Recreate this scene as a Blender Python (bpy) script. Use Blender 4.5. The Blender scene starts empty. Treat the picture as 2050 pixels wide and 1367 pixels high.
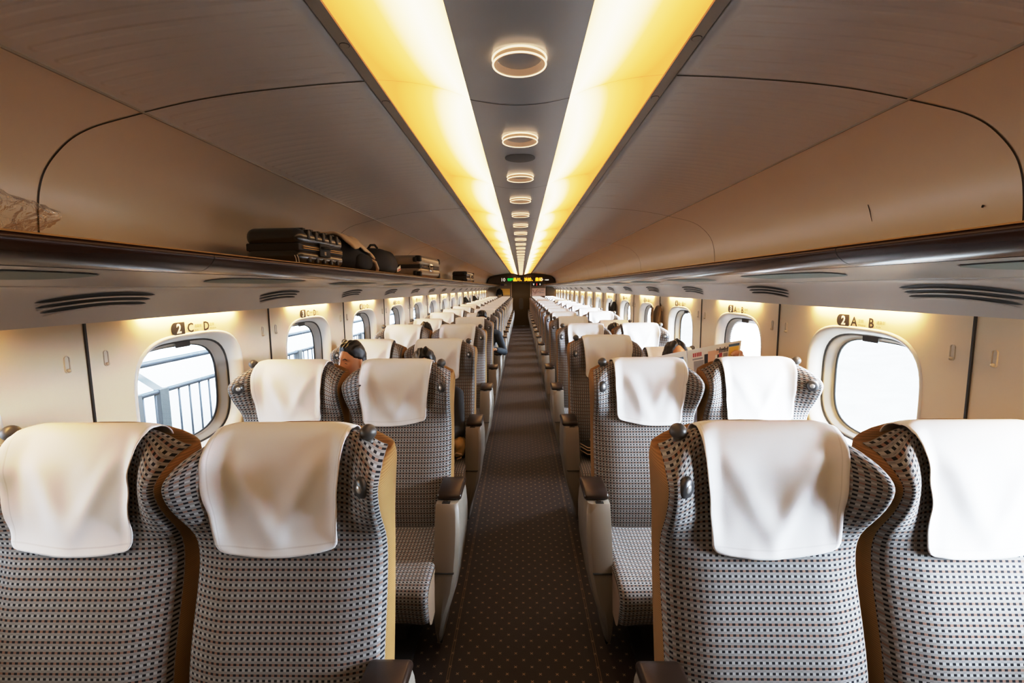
import bpy, bmesh, math, random
from mathutils import Vector, Matrix, noise
random.seed(7)
PI = math.pi
C = bpy.context.scene.collection
EYE = 1.66
PITCH = 1.16
NROW = 17
YEND = 20.45
YB = -1.1            # rear end of the modelled cabin, behind the camera

# ------------------------------------------------------------------ materials
MATS = {}
def nmat(name):
    m = bpy.data.materials.new(name); m.use_nodes = True
    nt = m.node_tree
    b = nt.nodes['Principled BSDF']
    MATS[name] = m
    return m, nt, b
def N(nt, typ, **kw):
    n = nt.nodes.new(typ)
    for k, v in kw.items():
        if k.startswith('i_'):
            key = k[2:]
            n.inputs[int(key) if key.isdigit() else key].default_value = v
        else: setattr(n, k, v)
    return n
def M(nt, op, a, b=None, c=None):
    n = nt.nodes.new('ShaderNodeMath'); n.operation = op
    for i, v in enumerate((a, b, c)):
        if v is None: continue
        if isinstance(v, (int, float)): n.inputs[i].default_value = v
        else: nt.links.new(v, n.inputs[i])
    return n.outputs[0]
def mixc(nt, fac, a, b):
    n = nt.nodes.new('ShaderNodeMix'); n.data_type = 'RGBA'
    if isinstance(fac, (int, float)): n.inputs[0].default_value = fac
    else: nt.links.new(fac, n.inputs[0])
    for s, v in ((6, a), (7, b)):
        if isinstance(v, tuple): n.inputs[s].default_value = (v[0], v[1], v[2], 1)
        else: nt.links.new(v, n.inputs[s])
    return n.outputs[2]
def simple(name, col, rough=.5, metal=0, spec=.5, emis=None, es=0, var=0.0, vs=4.0, bump=0, bs=200, coat=0):
    m, nt, b = nmat(name)
    b.inputs['Base Color'].default_value = (*col, 1)
    b.inputs['Roughness'].default_value = rough
    b.inputs['Metallic'].default_value = metal
    b.inputs['Specular IOR Level'].default_value = spec
    b.inputs['Coat Weight'].default_value = coat
    if emis:
        b.inputs['Emission Color'].default_value = (*emis, 1)
        b.inputs['Emission Strength'].default_value = es
    if var or bump:
        tc = N(nt, 'ShaderNodeTexCoord')
    if var:
        nz = N(nt, 'ShaderNodeTexNoise', i_Scale=vs, i_Detail=5.0)
        nt.links.new(tc.outputs['Object'], nz.inputs['Vector'])
        c = mixc(nt, nz.outputs[0], tuple(x*(1-var) for x in col), tuple(min(1, x*(1+var)) for x in col))
        nt.links.new(c, b.inputs['Base Color'])
    if bump:
        nz = N(nt, 'ShaderNodeTexNoise', i_Scale=bs, i_Detail=3.0)
        nt.links.new(tc.outputs['Object'], nz.inputs['Vector'])
        bp = N(nt, 'ShaderNodeBump', i_Strength=bump, i_Distance=.002)
        nt.links.new(nz.outputs[0], bp.inputs['Height'])
        nt.links.new(bp.outputs[0], b.inputs['Normal'])
    return m
def emit(name, col, s):
    m = bpy.data.materials.new(name); m.use_nodes = True
    nt = m.node_tree; nt.nodes.clear()
    e = N(nt, 'ShaderNodeEmission'); e.inputs[0].default_value = (*col, 1); e.inputs[1].default_value = s
    o = N(nt, 'ShaderNodeOutputMaterial'); nt.links.new(e.outputs[0], o.inputs[0])
    MATS[name] = m
    return m

WALL = simple('wall_panel', (.80, .66, .48), .42, var=.04, vs=1.5, bump=.05, bs=60)
EAVE = simple('eave_panel', (.60, .57, .55), .33, var=.03, vs=2)
UNDER = simple('rack_underside', (.66, .62, .58), .18, var=.03, vs=2)
OVAL = simple('oval_recess', (.16, .175, .16), .7, spec=.1)
BLACK = simple('matt_black', (.008, .008, .008), .6)
SEAM = simple('dark_seam', (.02, .015, .012), .6)
CENTREP = simple('ceiling_centre', (.64, .69, .76), .30, metal=.25, var=.04, vs=3)
BINP = simple('upper_wall', (.84, .83, .81), .32, metal=.12, var=.03, vs=1.2)
LEDGE = simple('lamp_edge_strip', (.33, .31, .28), .4)
RAIL = simple('dark_wood_rail', (.035, .012, .006), .27, spec=.3, coat=0, var=.25, vs=6)
GOLD = simple('brass_edge', (.75, .52, .22), .3, metal=.6)
SHELF = simple('rack_shelf', (.62, .36, .10), .5)
COVERM = simple('white_cloth', (.82, .82, .83), .75, spec=.2, bump=.12, bs=900)
def hem():
    nt = COVERM.node_tree; b = nt.nodes['Principled BSDF']
    uv = N(nt, 'ShaderNodeUVMap'); sp = N(nt, 'ShaderNodeSeparateXYZ'); nt.links.new(uv.outputs[0], sp.inputs[0])
    du = M(nt, 'ABSOLUTE', M(nt, 'SUBTRACT', M(nt, 'ABSOLUTE', M(nt, 'SUBTRACT', sp.outputs[0], .5)), .468))
    dv = M(nt, 'ABSOLUTE', M(nt, 'SUBTRACT', sp.outputs[1], .055))
    ln = M(nt, 'MAXIMUM', M(nt, 'LESS_THAN', du, .003), M(nt, 'LESS_THAN', dv, .004))
    c = mixc(nt, M(nt, 'MULTIPLY', ln, .35), (.82, .82, .83), (.55, .54, .54))
    nt.links.new(c, b.inputs['Base Color'])
hem()
PLAST = simple('armrest_plastic', (.20, .175, .145), .38)
PLASTD = simple('armrest_lower_plastic', (.10, .09, .08), .45)
PAD = simple('brown_leather', (.022, .012, .008), .28, bump=.08, bs=500)
KNOB = simple('knob_rubber', (.075, .068, .062), .35)
BASE = simple('seat_base_metal', (.02, .018, .017), .5)
CHROME = simple('chrome', (.75, .75, .75), .15, metal=1)
LAMPC = simple('lamp_bezel', (.05, .05, .052), .3)
LENS = simple('lamp_lens', (.55, .56, .57), .12, metal=.5)
WFRAME = simple('window_surround', (.78, .74, .68), .30)
WINNER = simple('window_inner_frame', (.40, .38, .35), .3, metal=.3)
RUBBER = simple('window_gasket', (.03, .03, .03), .5)
SIGNDK = simple('sign_dark', (.020, .016, .013), .5)
SIGNLT = simple('sign_white', (.85, .83, .78), .5)
SIGNGR = simple('sign_small_text', (.06, .05, .04), .5)
DOORM = simple('door_bronze', (.115, .075, .032), .35, metal=.35)
DOORGL = simple('door_pane', (.16, .14, .115), .15)
HEADER = simple('header_panel', (.035, .018, .008), .35)
ENDW = simple('end_wall_panel', (.26, .20, .14), .45)
ENDF = simple('door_frame_trim', (.62, .48, .34), .4)
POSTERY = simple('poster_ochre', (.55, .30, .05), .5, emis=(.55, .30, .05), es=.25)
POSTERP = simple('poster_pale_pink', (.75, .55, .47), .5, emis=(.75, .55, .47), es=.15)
POSTERR = simple('poster_red_ink', (.30, .05, .04), .5)
AMBER = emit('led_amber', (1, .36, .02), 3.2)
GREENL = emit('led_green', (.02, .75, .08), 1.2)
WHITEL = emit('led_white', (1, .9, .75), 1.0)
REDL = emit('led_red', (1, .05, .03), 1.6)
RINGE = emit('ring_glow', (1, .68, .40), 2.2)
RINGB = simple('ring_body', (.48, .34, .22), .3, emis=(.8, .5, .3), es=.35)
STRIPE = emit('wall_strip_glow', (1, .62, .26), 60)
SPK = simple('speaker_mesh', (.17, .16, .155), .6)
SKIN = simple('skin', (.52, .27, .15), .5, var=.05, vs=20)
HAIR = simple('black_hair', (.010, .008, .007), .38, bump=.6, bs=260)
EYEW = simple('eye_white', (.7, .68, .65), .2)
LIP = simple('lip', (.35, .13, .10), .5)
NAVY = simple('navy_jacket', (.015, .022, .03), .8, var=.3, vs=14)
BLKCL = simple('black_cloth', (.012, .011, .012), .85, var=.3, vs=14)
GREYCL = simple('grey_cloth', (.16, .15, .15), .85, var=.2, vs=14)
BRNCL = simple('brown_coat_cloth', (.10, .060, .022), .85, var=.35, vs=9)
TANCL = simple('tan_cloth', (.66, .52, .36), .85, var=.15, vs=12)
PAPERBAG = simple('yellow_wrap', (.75, .52, .20), .55, var=.1, vs=12)
CASEB = simple('black_shell', (.022, .018, .014), .26, coat=.3)
CASES = simple('silver_shell', (.40, .34, .26), .33, metal=.45)
PAPER = simple('newsprint', (.80, .76, .70), .7)
PRB = simple('print_blue', (.10, .17, .27), .7)
PRY = simple('print_yellow', (.85, .55, .10), .7)
PRR = simple('print_red', (.45, .08, .08), .7)
PRK = simple('print_black', (.04, .035, .04), .7)
PRG = simple('print_grey', (.36, .35, .37), .7)
PRS = simple('print_skin', (.72, .45, .32), .7)
FENCE = simple('fence_paint', (.020, .028, .038), .6)
PLATF = simple('platform_slab', (.25, .25, .25), .8, var=.1, vs=2)
GROUND = simple('pale_ground', (.34, .35, .34), .9, var=.3, vs=1.2)
BANK = simple('pale_bank', (.12, .13, .12), .9, var=.55, vs=1.6)
TWIG = simple('twig_bark', (.06, .08, .10), .9)

def ribbed(name, col):
    m, nt, b = nmat(name)
    b.inputs['Roughness'].default_value = .8
    b.inputs['Specular IOR Level'].default_value = .25
    tc = N(nt, 'ShaderNodeTexCoord'); sp = N(nt, 'ShaderNodeSeparateXYZ')
    nt.links.new(tc.outputs['Object'], sp.inputs[0])
    s = M(nt, 'SINE', M(nt, 'MULTIPLY', sp.outputs[2], 1150.0))
    f = M(nt, 'MULTIPLY_ADD', s, .5, .5)
    c = mixc(nt, f, tuple(x*.78 for x in col), tuple(x*1.1 for x in col))
    nt.links.new(c, b.inputs['Base Color'])
    bp = N(nt, 'ShaderNodeBump', i_Strength=.35, i_Distance=.001)
    nt.links.new(f, bp.inputs['Height']); nt.links.new(bp.outputs[0], b.inputs['Normal'])
    return m
TAN = ribbed('tan_ribbed_fabric', (.27, .155, .060))

def fabric():
    m, nt, b = nmat('woven_check_fabric')
    b.inputs['Roughness'].default_value = .85
    b.inputs['Specular IOR Level'].default_value = .2
    uv = N(nt, 'ShaderNodeUVMap'); sp = N(nt, 'ShaderNodeSeparateXYZ')
    nt.links.new(uv.outputs[0], sp.inputs[0])
    U = M(nt, 'DIVIDE', sp.outputs[0], .0164); V = M(nt, 'DIVIDE', sp.outputs[1], .0125)
    fu = M(nt, 'FRACT', U); fv = M(nt, 'FRACT', V)
    dash = M(nt, 'LESS_THAN', fu, .50)
    row = M(nt, 'LESS_THAN', fv, .46)
    edge = M(nt, 'LESS_THAN', M(nt, 'ABSOLUTE', M(nt, 'SUBTRACT', fv, .45)), .035)
    odd = M(nt, 'GREATER_THAN', M(nt, 'FRACT', M(nt, 'DIVIDE', M(nt, 'FLOOR', V), 2.0)), .25)
    mid = M(nt, 'LESS_THAN', M(nt, 'ABSOLUTE', M(nt, 'SUBTRACT', fv, .72)), .045)
    fill = M(nt, 'GREATER_THAN', fu, .5)
    midd = M(nt, 'MULTIPLY', mid, fill)
    wn = N(nt, 'ShaderNodeTexNoise', i_Scale=35.0, i_Detail=2.0)
    nt.links.new(uv.outputs[0], wn.inputs['Vector'])
    base = mixc(nt, wn.outputs[0], (.20, .195, .19), (.27, .265, .26))
    fine = M(nt, 'FRACT', M(nt, 'MULTIPLY', V, 6.0))
    base = mixc(nt, M(nt, 'MULTIPLY', M(nt, 'LESS_THAN', fine, .35), .25), base, (.12, .11, .11))
    org = mixc(nt, wn.outputs[0], (.17, .12, .105), (.25, .145, .10))
    filler = mixc(nt, odd, (.32, .32, .32), org)
    c = mixc(nt, midd, base, (.13, .13, .13))
    c = mixc(nt, M(nt, 'MULTIPLY', edge, .55), c, (.10, .10, .10))
    c = mixc(nt, M(nt, 'MULTIPLY', row, fill), c, filler)
    c = mixc(nt, M(nt, 'MULTIPLY', row, dash), c, (.010, .010, .014))
    nt.links.new(c, b.inputs['Base Color'])
    bp = N(nt, 'ShaderNodeBump', i_Strength=.25, i_Distance=.0015)
    nt.links.new(M(nt, 'SUBTRACT', 1.0, M(nt, 'MULTIPLY', row, dash)), bp.inputs['Height'])
    nt.links.new(bp.outputs[0], b.inputs['Normal'])
    return m
FAB = fabric()

def carpet():
    m, nt, b = nmat('dotted_carpet')
    b.inputs['Roughness'].default_value = .55
    b.inputs['Specular IOR Level'].default_value = .35
    b.inputs['Sheen Weight'].default_value = .30; b.inputs['Sheen Roughness'].default_value = .35; b.inputs['Sheen Tint'].default_value = (.8, .7, .7, 1)
    tc = N(nt, 'ShaderNodeTexCoord'); sp = N(nt, 'ShaderNodeSeparateXYZ')
    nt.links.new(tc.outputs['Object'], sp.inputs[0])
    X = M(nt, 'DIVIDE', sp.outputs[0], .072); Y = M(nt, 'DIVIDE', sp.outputs[1], .077)
    def lat(ox, oy):
        fx = M(nt, 'MULTIPLY', M(nt, 'SUBTRACT', M(nt, 'FRACT', M(nt, 'ADD', X, ox)), .5), .072)
        fy = M(nt, 'MULTIPLY', M(nt, 'SUBTRACT', M(nt, 'FRACT', M(nt, 'ADD', Y, oy)), .5), .077)
        ax = M(nt, 'ABSOLUTE', fx); ay = M(nt, 'ABSOLUTE', fy)
        # small woven x: close to a diagonal and near the lattice point
        dg = M(nt, 'LESS_THAN', M(nt, 'ABSOLUTE', M(nt, 'SUBTRACT', ax, ay)), .0022)
        nr = M(nt, 'LESS_THAN', M(nt, 'MAXIMUM', ax, ay), .0062)
        return M(nt, 'MULTIPLY', dg, nr)
    dot = M(nt, 'MAXIMUM', lat(0, 0), lat(.5, .5))
    nz = N(nt, 'ShaderNodeTexNoise', i_Scale=9.0, i_Detail=3.0); nt.links.new(tc.outputs['Object'], nz.inputs['Vector'])
    nf = N(nt, 'ShaderNodeTexNoise', i_Scale=450.0, i_Detail=2.0); nt.links.new(tc.outputs['Object'], nf.inputs['Vector'])
    vo = N(nt, 'ShaderNodeTexVoronoi', feature='DISTANCE_TO_EDGE', i_Scale=13.0); nt.links.new(tc.outputs['Object'], vo.inputs['Vector'])
    hexl = M(nt, 'LESS_THAN', vo.outputs['Distance'], .02)
    base = mixc(nt, nf.outputs[0], (.012, .006, .004), (.028, .016, .011))
    base = mixc(nt, M(nt, 'MULTIPLY', hexl, .45), base, (.012, .006, .004))
    dc = mixc(nt, nz.outputs[0], (.34, .19, .06), (.26, .21, .16))
    ax = M(nt, 'ABSOLUTE', sp.outputs[0])
    l1 = M(nt, 'LESS_THAN', M(nt, 'ABSOLUTE', M(nt, 'SUBTRACT', ax, .322)), .0022)
    l2 = M(nt, 'LESS_THAN', M(nt, 'ABSOLUTE', M(nt, 'SUBTRACT', ax, .331)), .0022)
    c = mixc(nt, dot, base, dc)
    c = mixc(nt, M(nt, 'MULTIPLY', M(nt, 'MAXIMUM', l1, l2), .7), c, (.15, .085, .035))
    nt.links.new(c, b.inputs['Base Color'])
    bp = N(nt, 'ShaderNodeBump', i_Strength=.5, i_Distance=.003)
    nt.links.new(nf.outputs[0], bp.inputs['Height']); nt.links.new(bp.outputs[0], b.inputs['Normal'])
    return m
CARPET = carpet()

def binpanel():
    """curved ceiling side panel with rows of shallow pressed ribs"""
    m, nt, b = nmat('ribbed_ceiling_panel')
    b.inputs['Base Color'].default_value = (.76, .81, .90, 1)
    b.inputs['Roughness'].default_value = .38
    b.inputs['Metallic'].default_value = .1
    tc = N(nt, 'ShaderNodeTexCoord'); sp = N(nt, 'ShaderNodeSeparateXYZ')
    nt.links.new(tc.outputs['Object'], sp.inputs[0])
    ax = M(nt, 'ABSOLUTE', sp.outputs[0])
    fy = M(nt, 'MULTIPLY', M(nt, 'SUBTRACT', M(nt, 'FRACT', M(nt, 'DIVIDE', M(nt, 'ADD', sp.outputs[1], .02), .0597)), .5), .0597)
    dx = M(nt, 'MAXIMUM', M(nt, 'SUBTRACT', M(nt, 'ABSOLUTE', M(nt, 'SUBTRACT', ax, .785)), .283), 0.0)
    d = M(nt, 'SQRT', M(nt, 'ADD', M(nt, 'POWER', M(nt, 'ABSOLUTE', fy), 2.0), M(nt, 'POWER', dx, 2.0)))
    mr = N(nt, 'ShaderNodeMapRange', interpolation_type='SMOOTHSTEP')
    nt.links.new(d, mr.inputs[0]); mr.inputs[1].default_value = .006; mr.inputs[2].default_value = .017
    mr.inputs[3].default_value = 1; mr.inputs[4].default_value = 0
    bp = N(nt, 'ShaderNodeBump', i_Strength=.55, i_Distance=.0035)
    nt.links.new(mr.outputs[0], bp.inputs['Height']); nt.links.new(bp.outputs[0], b.inputs['Normal'])
    return m
CEILP = binpanel()

def diffuser():
    """translucent lamp cover: brightest next to the tube that runs along its inner edge"""
    m = bpy.data.materials.new('lamp_diffuser'); m.use_nodes = True
    nt = m.node_tree; nt.nodes.clear()
    tc = N(nt, 'ShaderNodeTexCoord'); sp = N(nt, 'ShaderNodeSeparateXYZ')
    nt.links.new(tc.outputs['Object'], sp.inputs[0])
    ax = M(nt, 'ABSOLUTE', sp.outputs[0])
    t = M(nt, 'DIVIDE', M(nt, 'SUBTRACT', ax, .145), .27)
    # distance to panel joint, 0 at joint .5 mid
    fy = M(nt, 'FRACT', M(nt, 'DIVIDE', M(nt, 'SUBTRACT', sp.outputs[1], 1.432 - 11.6), 1.16))
    mid = M(nt, 'SINE', M(nt, 'MULTIPLY', fy, PI))
    mid = M(nt, 'POWER', mid, .45)
    tt = M(nt, 'MULTIPLY_ADD', M(nt, 'SUBTRACT', 1.0, mid), .26, t)
    cr = N(nt, 'ShaderNodeValToRGB')
    e = cr.color_ramp.elements
    e[0].position = 0; e[0].color = (.70, .44, .17, 1)
    e[1].position = 1; e[1].color = (.47, .158, .034, 1)
    for p_, c_ in ((.10, (.90, .66, .36)), (.26, (1, .78, .50)), (.42, (.88, .58, .27)), (.60, (.66, .30, .080)), (.8, (.56, .212, .048))):
        x = e.new(p_); x.color = (*c_, 1)
    nt.links.new(tt, cr.inputs[0])
    em = N(nt, 'ShaderNodeEmission'); em.inputs[1].default_value = LAMP_E
    nt.links.new(cr.outputs[0], em.inputs[0])
    o = N(nt, 'ShaderNodeOutputMaterial'); nt.links.new(em.outputs[0], o.inputs[0])
    return m
LAMP_E = 3.9
DIFF = diffuser()

def glassmat(name, tint=(.97, .98, 1.0), refl=.07):
    m = bpy.data.materials.new(name); m.use_nodes = True
    nt = m.node_tree; nt.nodes.clear()
    t = N(nt, 'ShaderNodeBsdfTransparent'); t.inputs[0].default_value = (*tint, 1)
    g = N(nt, 'ShaderNodeBsdfGlossy'); g.inputs['Roughness'].default_value = .03
    mx = N(nt, 'ShaderNodeMixShader'); mx.inputs[0].default_value = refl
    o = N(nt, 'ShaderNodeOutputMaterial')
    nt.links.new(t.outputs[0], mx.inputs[1]); nt.links.new(g.outputs[0], mx.inputs[2]); nt.links.new(mx.outputs[0], o.inputs[0])
    return m
GLASS = glassmat('window_glass')
def filmmat():
    m = bpy.data.materials.new('clear_film'); m.use_nodes = True
    nt = m.node_tree; nt.nodes.clear()
    t = N(nt, 'ShaderNodeBsdfTransparent'); t.inputs[0].default_value = (.985, .98, .975, 1)
    g = N(nt, 'ShaderNodeBsdfGlossy'); g.inputs['Roughness'].default_value = .12
    mx = N(nt, 'ShaderNodeMixShader')
    fr = N(nt, 'ShaderNodeFresnel'); fr.inputs[0].default_value = 1.2
    tc = N(nt, 'ShaderNodeTexCoord')
    nz = N(nt, 'ShaderNodeTexNoise', i_Scale=26.0, i_Detail=3.0, i_Distortion=1.5)
    nt.links.new(tc.outputs['Object'], nz.inputs['Vector'])
    bp = N(nt, 'ShaderNodeBump', i_Strength=1.0, i_Distance=.02); nt.links.new(nz.outputs[0], bp.inputs['Height'])
    nt.links.new(bp.outputs[0], g.inputs['Normal']); nt.links.new(bp.outputs[0], fr.inputs['Normal'])
    o = N(nt, 'ShaderNodeOutputMaterial')
    nt.links.new(M(nt, 'MULTIPLY', fr.outputs[0], .6), mx.inputs[0]); nt.links.new(t.outputs[0], mx.inputs[1]); nt.links.new(g.outputs[0], mx.inputs[2]); nt.links.new(mx.outputs[0], o.inputs[0])
    return m
FILM = filmmat()
def blindmat():
    m = bpy.data.materials.new('pleated_blind'); m.use_nodes = True
    nt = m.node_tree; nt.nodes.clear()
    d = N(nt, 'ShaderNodeBsdfDiffuse'); d.inputs[0].default_value = (.85, .80, .78, 1)
    t = N(nt, 'ShaderNodeBsdfTranslucent'); t.inputs[0].default_value = (.80, .74, .72, 1)
    mx = N(nt, 'ShaderNodeMixShader'); mx.inputs[0].default_value = .45
    o = N(nt, 'ShaderNodeOutputMaterial')
    nt.links.new(d.outputs[0], mx.inputs[1]); nt.links.new(t.outputs[0], mx.inputs[2]); nt.links.new(mx.outputs[0], o.inputs[0])
    return m
BLIND = blindmat()

# ------------------------------------------------------------------ helpers
def link(name, me, mat, parent=None, smooth=True, mods=()):
    if isinstance(me, bmesh.types.BMesh):
        bm = me; me = bpy.data.meshes.new(name); bm.to_mesh(me); bm.free()
    mats = mat if isinstance(mat, (list, tuple)) else [mat]
    if mat is not None and not me.materials:
        for x in mats: me.materials.append(x)
    if smooth:
        me.polygons.foreach_set('use_smooth', [True]*len(me.polygons))
    o = bpy.data.objects.new(name, me); C.objects.link(o)
    if parent: o.parent = parent
    for md in mods:
        if md[0] == 'bevel':
            b = o.modifiers.new('b', 'BEVEL'); b.width = md[1]; b.segments = md[2]; b.limit_method = 'ANGLE'; b.angle_limit = math.radians(35); b.harden_normals = False
        elif md[0] == 'sub':
            s = o.modifiers.new('s', 'SUBSURF'); s.levels = md[1]; s.render_levels = md[1]
        elif md[0] == 'solid':
            s = o.modifiers.new('t', 'SOLIDIFY'); s.thickness = md[1]; s.offset = md[2]
    return o
def tag(o, label=None, cat=None, group=None, kind=None):
    if label: o['label'] = label
    if cat: o['category'] = cat
    if group: o['group'] = group
    if kind: o['kind'] = kind
    return o
def empty(name, loc=(0, 0, 0), parent=None, rz=0):
    o = bpy.data.objects.new(name, None); C.objects.link(o); o.location = loc; o.rotation_euler.z = rz
    o.empty_display_size = .1
    if parent: o.parent = parent
    return o
def box(bm, x0, x1, y0, y1, z0, z1, mi=0):
    vs = [bm.verts.new((x, y, z)) for x in (x0, x1) for y in (y0, y1) for z in (z0, z1)]
    for f in ((0, 1, 3, 2), (4, 6, 7, 5), (0, 4, 5, 1), (2, 3, 7, 6), (0, 2, 6, 4), (1, 5, 7, 3)):
        fc = bm.faces.new([vs[i] for i in f]); fc.material_index = mi
def bxo(name, dims, mat, parent=None, bev=.0, seg=2, smooth=True):
    bm = bmesh.new(); box(bm, *dims)
    bmesh.ops.recalc_face_normals(bm, faces=bm.faces)
    return link(name, bm, mat, parent, smooth and bev > 0, [('bevel', bev, seg)] if bev else [])
def gridmesh(name, fn, nu, nv, uvfn=None, closed_u=False):
    vs = [fn(i, j) for j in range(nv) for i in range(nu)]
    fs = []; m = nu if closed_u else nu-1
    for j in range(nv-1):
        for i in range(m):
            a = j*nu+i; b = j*nu+(i+1) % nu
            fs.append((a, b, b+nu, a+nu))
    me = bpy.data.meshes.new(name); me.from_pydata(vs, [], fs)
    if uvfn:
        ul = me.uv_layers.new(name='UVMap')
        for p in me.polygons:
            for li in p.loop_indices:
                v = me.loops[li].vertex_index
                ul.data[li].uv = uvfn(v % nu, v//nu)
    me.update()
    return me
def catmull(pts, n):
    out = []
    P = [pts[0]]+list(pts)+[pts[-1]]
    for k in range(1, len(P)-2):
        for i in range(n):
            t = i/n
            out.append(tuple(.5*((2*P[k][d])+(-P[k-1][d]+P[k+1][d])*t+(2*P[k-1][d]-5*P[k][d]+4*P[k+1][d]-P[k+2][d])*t*t+(-P[k-1][d]+3*P[k][d]-3*P[k+1][d]+P[k+2][d])*t**3) for d in range(len(pts[0]))))
    out.append(tuple(pts[-1]))
    return out
def strip(bm, prof, y0, y1, s=1, mi=0):
    """extrude an (x, z) profile along the car"""
    a = [bm.verts.new((s*x, y0, z)) for x, z in prof]; b = [bm.verts.new((s*x, y1, z)) for x, z in prof]
    for i in range(len(prof)-1):
        f = (a[i], a[i+1], b[i+1], b[i])
        fc = bm.faces.new(f if s > 0 else f[::-1]); fc.material_index = mi
def tube(bm, pts, r, seg=8, cap=True):
    rings = []
    pts = [Vector(p) for p in pts]
    for i, p in enumerate(pts):
        d = (pts[min(i+1, len(pts)-1)]-pts[max(i-1, 0)]).normalized()
        up = Vector((0, 0, 1)) if abs(d.z) < .9 else Vector((1, 0, 0))
        u = d.cross(up).normalized(); w = d.cross(u)
        rr = r[i] if isinstance(r, (list, tuple)) else r
        rings.append([bm.verts.new(p+(u*math.cos(2*PI*k/seg)+w*math.sin(2*PI*k/seg))*rr) for k in range(seg)])
    for a, b in zip(rings, rings[1:]):
        for k in range(seg): bm.faces.new((a[k], a[(k+1) % seg], b[(k+1) % seg], b[k]))
    if cap: bm.faces.new(rings[0][::-1]); bm.faces.new(rings[-1])
def sphere(bm, c, r, u=20, v=12, sc=(1, 1, 1)):
    bmesh.ops.create_uvsphere(bm, u_segments=u, v_segments=v, radius=r, matrix=Matrix.Translation(c) @ Matrix.Diagonal((*sc, 1)))
def cyl(bm, c, r, h, axis='z', seg=24, r2=None):
    rot = {'z': Matrix(), 'x': Matrix.Rotation(PI/2, 4, 'Y'), 'y': Matrix.Rotation(PI/2, 4, 'X')}[axis]
    bmesh.ops.create_cone(bm, cap_ends=True, segments=seg, radius1=r, radius2=r if r2 is None else r2, depth=h, matrix=Matrix.Translation(c) @ rot)
def rrect(hw, hh, r, n):
    """n points round a rounded rectangle, by angle, as (a, b)"""
    out = []
    for k in range(n):
        th = 2*PI*k/n
        c, s = math.cos(th), math.sin(th)
        p = 2.0+2.2*(1-r/min(hw, hh)*.55)
        d = (abs(c/hw)**p+abs(s/hh)**p)**(-1/p)
        out.append((c*d, s*d))
    return out
_TC = {}
def textmesh(s, size, extr=.0, bold=0):
    k = (s, size, extr, bold)
    if k in _TC: return _TC[k]
    c = bpy.data.curves.new('t', 'FONT'); c.body = s; c.size = size; c.extrude = extr; c.resolution_u = 2
    c.align_x = 'LEFT'; c.offset = bold
    o = bpy.data.objects.new('t', c); C.objects.link(o)
    bpy.context.view_layer.update()
    me = bpy.data.meshes.new_from_object(o.evaluated_get(bpy.context.evaluated_depsgraph_get()))
    bpy.data.objects.remove(o)
    me.materials.clear()
    _TC[k] = me
    return me
_TM = {}
def text(name, s, size, mat, parent, mtx, bold=0):
    k = (s, size, mat.name, bold)
    if k not in _TM:
        me = textmesh(s, size, 0, bold).copy(); me.materials.append(mat); _TM[k] = me
    o = bpy.data.objects.new(name, _TM[k]); C.objects.link(o); o.parent = parent; o.matrix_local = mtx
    return o

def lerp(a, b, t): return a+(b-a)*t
def interp(tab, x):
    if x <= tab[0][0]: return tab[0][1]
    for (a, u), (b, v) in zip(tab, tab[1:]):
        if x <= b:
            t = (x-a)/(b-a); return u+(v-u)*t
    return tab[-1][1]
def sstep(t): t = max(0, min(1, t)); return t*t*(3-2*t)

# ------------------------------------------------------------------ cabin shell
P_CENTRE = catmull([(-.145, 2.206), (-.075, 2.193), (0, 2.188), (.075, 2.193), (.145, 2.206)], 4)
P_LAMP = catmull([(.145, 2.207), (.20, 2.229), (.27, 2.247), (.34, 2.258), (.414, 2.264)], 4)
P_LEDGE = [(.414, 2.264), (.414, 2.258), (.446, 2.2575), (.446, 2.275)]
P_CEIL = catmull([(.452, 2.262), (.6, 2.254), (.762, 2.241), (.873, 2.229), (.985, 2.212), (1.11, 2.187)], 3)
P_BIN = catmull([(1.112, 2.185), (1.20, 2.165), (1.275, 2.145), (1.34, 2.115), (1.395, 2.07), (1.433, 2.024), (1.454, 1.976), (1.465, 1.926), (1.473, 1.849), (1.473, 1.765)], 4)

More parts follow.
